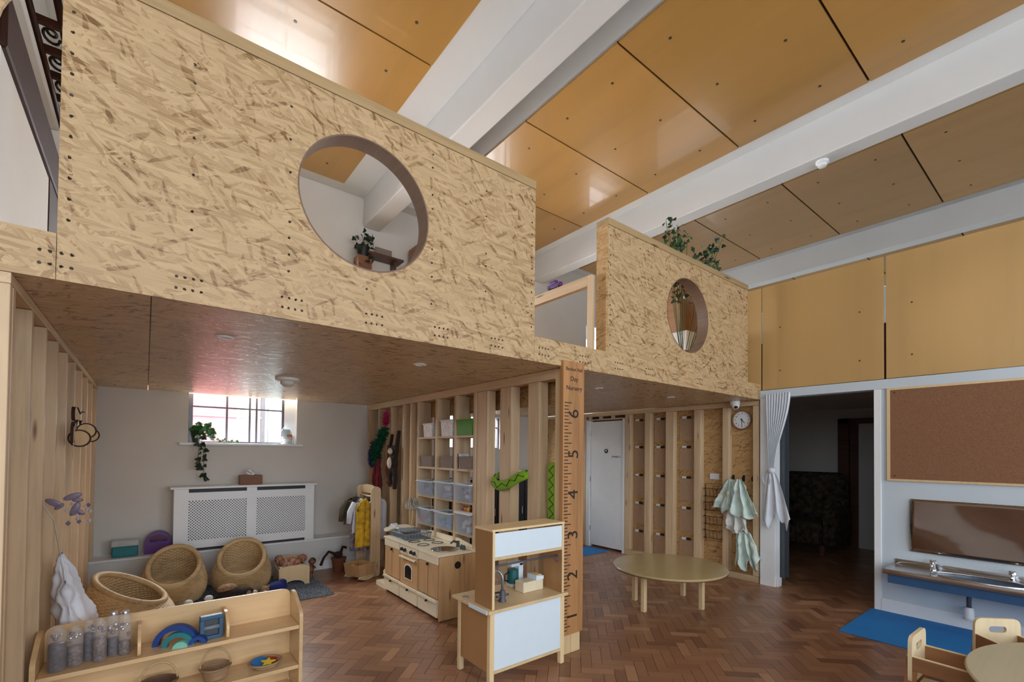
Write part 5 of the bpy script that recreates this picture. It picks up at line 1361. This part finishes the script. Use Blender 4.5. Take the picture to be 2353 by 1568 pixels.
bin_('patterned_tub', 'white patterned tub on the top shelf, middle pigeonhole', 'tub', 0, 1, .23, .165, 'tub_white', 'toy_white', -.02)
bin_('green_box', 'plain green box on the top shelf', 'box', 0, 2, .30, .155, 'green_box', 'green_box')
for b_ in range(3):
    bin_('fabric_box', 'grey fabric box on the second shelf, %s pigeonhole' % BN[b_], 'box', 1, b_, .25 if b_ < 2 else .24, .125, 'grey_fabric', None, -.02 if b_ else 0)
for k, (mt, tilt) in enumerate((('black', .16), ('toy_white', .20))):
    b = B(); b.box(-.06, .06, -.006, .006, 0, .15); tag(b.build('picture_book', mt, None, loc=(XS+.07, BAY[2]+.142-.018*k, SHZ[1]+.002), rot=(-.10 if True else 0, 0, 0)), ['thin black book leaning against the grey fabric box', 'thin white book beside the black one on the second shelf'][k], 'book', 'books in the pigeonholes')
bin_('clear_bin', 'clear plastic bin of grey cloths on the middle shelf, left hand pigeonhole', 'bin', 2, 0, .335, .16, 'clear_plastic', 'rim_plastic', 0, ['toy_grey', 'toy_sky', 'black'], 1, -.03, 'clear plastic bins')
bin_('clear_bin', 'clear plastic bin of pink and white pieces on the middle shelf', 'bin', 2, 1, .33, .17, 'clear_plastic', 'rim_plastic', 0, ['toy_pink', 'toy_lilac', 'toy_white'], 2, -.03, 'clear plastic bins')
bin_('clear_bin', 'clear plastic bin of grey and white pieces on the middle shelf, right hand pigeonhole', 'bin', 2, 2, .305, .17, 'clear_plastic', 'rim_plastic', 0, ['toy_grey', 'toy_lilac', 'toy_white', 'black'], 3, -.03, 'clear plastic bins')
bin_('clear_bin', 'clear plastic bin of bottles on the lower shelf, left hand pigeonhole', 'bin', 3, 0, .335, .17, 'clear_plastic', 'rim_plastic', 0, ['toy_white', 'toy_green', 'toy_pink', 'toy_brown'], 4, -.03, 'clear plastic bins')
bin_('clear_bin', 'clear plastic bin of blue and red pieces on the lower shelf', 'bin', 3, 1, .33, .17, 'clear_plastic', 'rim_plastic', 0, ['toy_sky', 'toy_blue', 'toy_red', 'toy_green'], 5, -.03, 'clear plastic bins', n=14)
t = bin_('clear_bin', 'white lidded bin of printed pieces with toy fruit on top', 'bin', 3, 2, .27, .20, 'clear_plastic', 'toy_white', -.01, ['toy_green', 'toy_white', 'toy_pink'], 6, -.02, 'clear plastic bins', n=14)
bxo('lid', 'toy_white', t, -.09, .09, -.138, .138, .207, .215)
rn = random.Random(31)
for k, (mt, lab) in enumerate((('toy_red', 'red toy apple on the white lidded bin'), ('toy_orange', 'orange toy fruit on the white lidded bin'), ('toy_yellow', 'yellow toy fruit on the white lidded bin'), ('boa_red', 'dark red toy fruit at the back of the white lidded bin'))):
    t = thing('toy_fruit', lab, 'toy fruit', (XS+.045-.01*(k % 2), BAY[2]+.07-.05*k, SHZ[3]+.2165), 0, 'toy fruit on the bin lid')
    b = B(); b.lathe([(.004, .003), (.02, 0), (.027, .018), (.022, .036), (.008, .042), (.002, .038)], 16); b.build('fruit', mt, t, True)
    b = B(); b.cyl((0, 0, .038), (.003, 0, .05), .002, n=6); b.build('stalk', 'toy_brown', t)

# green felt snake woven through the posts
plain('felt_green', srgb(126, 168, 34), .9, var=.06, nscale=20)
def snake(label, pts, w, name='felt_snake'):
    o0 = Vector(pts[0]); t = thing(name, label, 'soft toy', o0, 0, 'green felt snakes'); P = [Vector(p)-o0 for p in pts]
    N = 40
    def at(s):
        q = s*(len(P)-1); i = min(int(q), len(P)-2); return P[i].lerp(P[i+1], q-i)
    Q = [at(k/N) for k in range(N+1)]
    for _ in range(6): Q = [Q[0]]+[(Q[k-1]+Q[k]*2+Q[k+1])/4 for k in range(1, N)]+[Q[-1]]
    b = B(); rings = []
    for k, p in enumerate(Q):
        d = (Q[min(N, k+1)]-Q[max(0, k-1)]).normalized(); s_ = d.cross(Vector((1, 0, 0))).normalized(); n_ = s_.cross(d)
        ww = w*(.55+.45*min(1, k/4, (N-k)/3+.2)); rings.append([b.bm.verts.new(p+s_*ww*math.cos(a)+n_*.018*math.sin(a)) for a in [2*PI*j/12 for j in range(12)]])
    for A, Z in zip(rings, rings[1:]):
        for j in range(12): b.bm.faces.new((A[j], A[(j+1) % 12], Z[(j+1) % 12], Z[j]))
    b.bm.faces.new(rings[0][::-1]); b.bm.faces.new(rings[-1]); b.build('body', 'felt_green', t, True)
    zz = []
    for k in range(2, N-1, 3):
        d = (Q[min(N, k+1)]-Q[max(0, k-1)]).normalized(); s_ = d.cross(Vector((1, 0, 0))).normalized(); n_ = s_.cross(d)
        if n_.x > 0: n_ = -n_
        zz.append(Q[k]+s_*w*.42*(1 if (k//3) % 2 else -1)+n_*.0185)
    b = B(); b.tube(zz, .004, 5); b.build('zigzag', 'black', t, True)
snake('green felt snake slung across the middle studs', [(2.53, 3.46, 1.33), (2.44, 3.45, 1.28), (2.43, 3.36, 1.225), (2.43, 3.2, 1.25), (2.43, 3.08, 1.31), (2.45, 2.99, 1.345), (2.52, 2.98, 1.37)], .044)
snake('green felt snake standing upright beside the height chart', [(2.50, 2.705, .95), (2.49, 2.70, 1.2), (2.49, 2.70, 1.45)], .062)

# ================================================================== beyond the middle studs
t = thing('storage_cupboard', 'black low cupboard behind the middle studs', 'cupboard', (4.3, 6.12, 0))
bxo('carcass', 'black', t, -1.0, 1.25, -.0, .45, .0, 1.10)
for k in range(4): o = bxo('door', 'black_gloss', t, -.98+k*.56, -.44+k*.56, -.018, -.001, .05, 1.07, bev=.003); bxo('handle', 'steel', o, -.50+k*.56, -.485+k*.56, -.03, -.019, .5, .62)
for k in range(3):
    b = B(); b.box(-.14, .14, -.1, .1, 0, .035, bev=.006); tag(b.build('paper_tray', 'white_gloss', None, loc=(5.2, 6.3, 1.101+k*.0365)), ['white tray at the bottom of the stack on the black cupboard', 'white tray in the middle of the stack on the black cupboard', 'white tray on top of the stack on the black cupboard'][k], 'tray', 'white trays on the cupboard')

# ================================================================== left wall hangings
wood('slice', srgb(206, 170, 124), 'z', .2, .6, False); plain('bark', srgb(62, 42, 30), .9)
t = thing('wood_slice_garland', 'garland of wooden slices hanging on the left studs', 'garland', (-.355, 4.05, 1.62))
for (y, z, r, x) in ((0, 0, .075, .0), (.28, .03, .07, -.012), (.62, .05, .06, -.02), (.10, .13, .045, -.01)):
    b = B(); b.cyl((x-.009, y, z), (x+.009, y, z), r, n=28); o = b.build('bark_ring', 'bark', t)
    b = B(); b.cyl((x-.0095, y, z), (x+.0095, y, z), r*.86, n=28)
    for v in b.bm.verts: pass
    b.build('slice_face', 'slice', t)
    b = B(); b.cyl((x-.007, y-.0095, z), (x-.007, y-.0105, z), r*.0+.001, n=6); b.bm.clear(); b.bm.free()
# front view slices facing the room's length
for (y, z, r, x) in ((-.03, -.03, .055, .03), (.05, .02, .05, .055), (.4, .0, .05, .05)):
    b = B(); b.cyl((x, y-.01, z), (x, y+.01, z), r, n=28); b.build('bark_ring', 'bark', t)
    b = B(); b.cyl((x, y-.0108, z), (x, y+.0108, z), r*.84, n=28); b.build('slice_face', 'slice', t)
b = B(); b.tube([(.02, -.05, .16), (.02, .1, .13), (.01, .35, .16), (0, .62, .17)], .004, 6); b.build('twig', 'bark', t, True)
plain('lilac_film', srgb(120, 108, 136), .25, alpha=.7); plain('crystal', srgb(206, 200, 216), .15, alpha=.6)
t = thing('crystal_mobile', 'lilac butterfly and crystal mobile hanging on the left studs', 'mobile', (-.35, 3.55, 1.2))
for k, (dx, dz, mt) in enumerate(((-.03, .03, 'lilac_film'), (.04, .06, 'lilac_film'), (.05, -.01, 'lilac_film'))):
    b = B(); b.ball((0, 0, 0), (.04, .003, .017), 12, rm('Y', 30-50*k)); b.ball((.02, 0, -.02), (.025, .003, .012), 10, rm('Y', -40+40*k)); b.build('wing', mt, t, True, loc=(dx, .02*k, dz))
rn = random.Random(3)
for k in range(18):
    b = B(); s_ = rn.uniform(.008, .016); b.lathe([(.001, -s_), (s_*.8, 0), (.001, s_)], 6); b.build('crystal', 'crystal' if k % 3 else 'lilac_film', t, False, loc=(.04+rn.uniform(-.03, .06), .1+rn.uniform(-.05, .2), -.06+rn.uniform(-.06, .06)))
b = B(); b.tube([(0, 0, .06), (.03, .1, .28), (.03, .12, .45)], .0015, 4); b.build('thread', 'linen', t)
t = thing('white_sack', 'white cloth sack on a long string by the left studs', 'sack', (-.345, 3.52, .93))
b = B(); b.tube([(-.056, -.17, .32), (-.02, -.1, .22), (.0, 0, .0), (.02, .02, -.15)], .003, 5); b.build('string', 'linen', t, True)
def sack(u, v):
    a = 2*PI*u; r = (.012+.105*math.sin(PI*min(1, v*.60+.02))**1.1)*(1+.10*math.sin(4*a+4*v)+.06*math.sin(9*a+2))
    return (.0+r*.62*math.cos(a)+.075*v, r*1.2*math.sin(a)+.06*v, .03-.50*v)
b = B(); V = b.grid(sack, 48, 26, True); b.bm.faces.new([q[-1] for q in V]); o = b.build('cloth', 'white_cloth', t, True)
m = o.modifiers.new('crumple', 'DISPLACE'); m.texture = CRUMPLE; m.strength = .07; m.mid_level = .5
b = B(); b.tube([(-.03, -.05, -.44), (.06, .08, -.40), (.09, .2, -.36)], [.03, .035, .02], 8); b.build('hem', 'linen', t, True)

# ================================================================== upstairs
t = thing('wall_shelf', 'brown wall shelf upstairs behind the left porthole', 'shelf', (2.50, YB2, 4.19))
bxo('board', 'dark_wood', t, -.26, .28, -.22, -.0, 0, .03, bev=.003); bxo('bracket', 'dark_wood', t, -.2, -.17, -.15, 0, -.12, 0); bxo('bracket', 'dark_wood', t, .17, .2, -.15, 0, -.12, 0)
tag(bxo('picture_card', 'grey_fabric', None, 2.42, 2.66, YB2-.08, YB2-.07, 4.2205, 4.36), 'small brown picture card on the upstairs wall shelf', 'card')
t = thing('potted_plant', 'trailing plant in a tall pot upstairs behind the left porthole', 'potted plant', (2.22, 6.20, ZM-.02))
bxo('stand', 'brown_box', t, -.09, .09, -.09, .09, 0, 1.78)
b = B(); b.lathe([(.06, 1.78), (.085, 1.92), (.09, 1.93), (.08, 1.93)], 20); b.build('pot', 'black', t, 'auto')
rn = random.Random(41)
for k in range(46):
    a = rn.uniform(0, 6.28); h = rn.uniform(-.35, .22)
    o = link_copy(LD, 'leaf', t, (.12*math.cos(a), .12*math.sin(a)-.02, 1.93+h), (rn.uniform(0, 3), rn.uniform(-1, 1), rn.uniform(0, 6)))
tag(bxo('wardrobe', 'brown_ply', None, 2.92, 3.5, 5.6, 6.3, ZM-.02, 4.45, bev=.01), 'brown wardrobe upstairs at the right of the left porthole', 'wardrobe')
t = thing('leafy_plant', 'tall leafy plant rising behind the right hand sheet', 'potted plant', (4.52, 2.82, ZM-.02))
b = B(); b.lathe([(.10, 0), (.14, .26), (.15, .26), (.15, .28), (.13, .28)], 20); b.build('pot', 'terracotta', t, 'auto')
rn = random.Random(17)
for s_ in range(22):
    a = rn.uniform(0, 6.28); rad_ = rn.uniform(.12, .42); top = rn.uniform(1.3, 1.72)
    dx = rn.uniform(-.32, .82); dy = rn.uniform(-.10, .16)
    P = [Vector((dx*.15, dy*.4, .25)), Vector((dx*.6, dy*.6, .75)), Vector((dx*.8, dy*.8, top*.85)), Vector((dx, dy, top))]
    b = B(); b.tube(P, .003, 5); b.build('stem', 'stem', t, True)
    for k in range(20):
        q = rn.uniform(1.3, 3.0); i = min(int(q), 2); p = P[i].lerp(P[i+1], q-i)
        o = link_copy(LD if k % 3 else LM, 'leaf', t, p+Vector((rn.uniform(-.09, .09), rn.uniform(-.04, .06), rn.uniform(-.07, .07))), (rn.uniform(0, 3), rn.uniform(-1, 1), rn.uniform(0, 6)))
        sc_ = rn.uniform(.6, 1.0); o.scale = (sc_, sc_, sc_)
tag(bxo('bookcase', 'brown_ply', None, 5.2, 5.6, 3.3, 4.7, ZM-.02, 3.7, bev=.008), 'brown bookcase upstairs behind the right porthole', 'bookcase')
tag(bxo('white_crate', 'white_gloss', None, 4.95, 5.18, 3.05, 3.28, ZM-.02, 3.0, bev=.02), 'white crate upstairs behind the right porthole', 'crate')
t = thing('purple_toy_car', 'purple toy on the upstairs screen rail', 'toy', (2.882, 3.12, 3.021))
b = B(); b.box(-.02, .02, -.09, .09, .008, .05, bev=.01); b.box(-.018, .018, -.03, .06, .048, .08, bev=.01); b.build('body', 'purple', t)
b = B()
for y in (-.055, .055): b.cyl((-.022, y, .015), (.022, y, .015), .0148, n=12)
b.build('wheels', 'black', t)

# ================================================================== unlit inner room
t = thing('armchair', 'dark patterned high-backed armchair in the unlit room', 'armchair', (8.35, 3.0, 0))
plain('tapestry', srgb(70, 58, 46), .95, var=.6, nscale=14)
b = B(); b.box(-.45, .45, -.35, .4, .15, .5, bev=.08); b.build('seat', 'tapestry', t)
b = B(); b.box(.18, .48, -.5, .5, .45, 1.25, bev=.14); b.build('backrest', 'tapestry', t)
for s in (-1, 1):
    b = B(); b.box(-.42, .3, s*.45-.1, s*.45+.1, .15, .72, bev=.08); b.build('arm', 'tapestry', t)
    for x in (-.35, .38): bxo('leg', 'dark_wood', t, x-.03, x+.03, s*.36-.03, s*.36+.03, 0, .16)
d2 = setting('door_2', 'dark brown door frame with a pale passage in the unlit room')
bxo('jamb', 'dark_wood', d2, 9.10, 9.19, 2.62, 2.78, 0, 2.14); bxo('head', 'dark_wood', d2, 9.10, 9.19, 1.6, 2.78, 2.06, 2.14)
bxo('passage_panel', 'white_wall', d2, 9.17, 9.19, 1.7, 2.50, 0, 2.05); bxo('edge', 'dark_wood', d2, 9.12, 9.168, 2.50, 2.61, 0, 2.05)
tag(bxo('fire_blanket_box', 'toy_red', None, 9.10, 9.16, 2.02, 2.26, .45, 1.25, bev=.01), 'dark red upright bag in the pale passage', 'bag')
bxo('inner_skirting', 'white_gloss', dr, 9.17, 9.199, 2.8, 3.99, 0, .12)
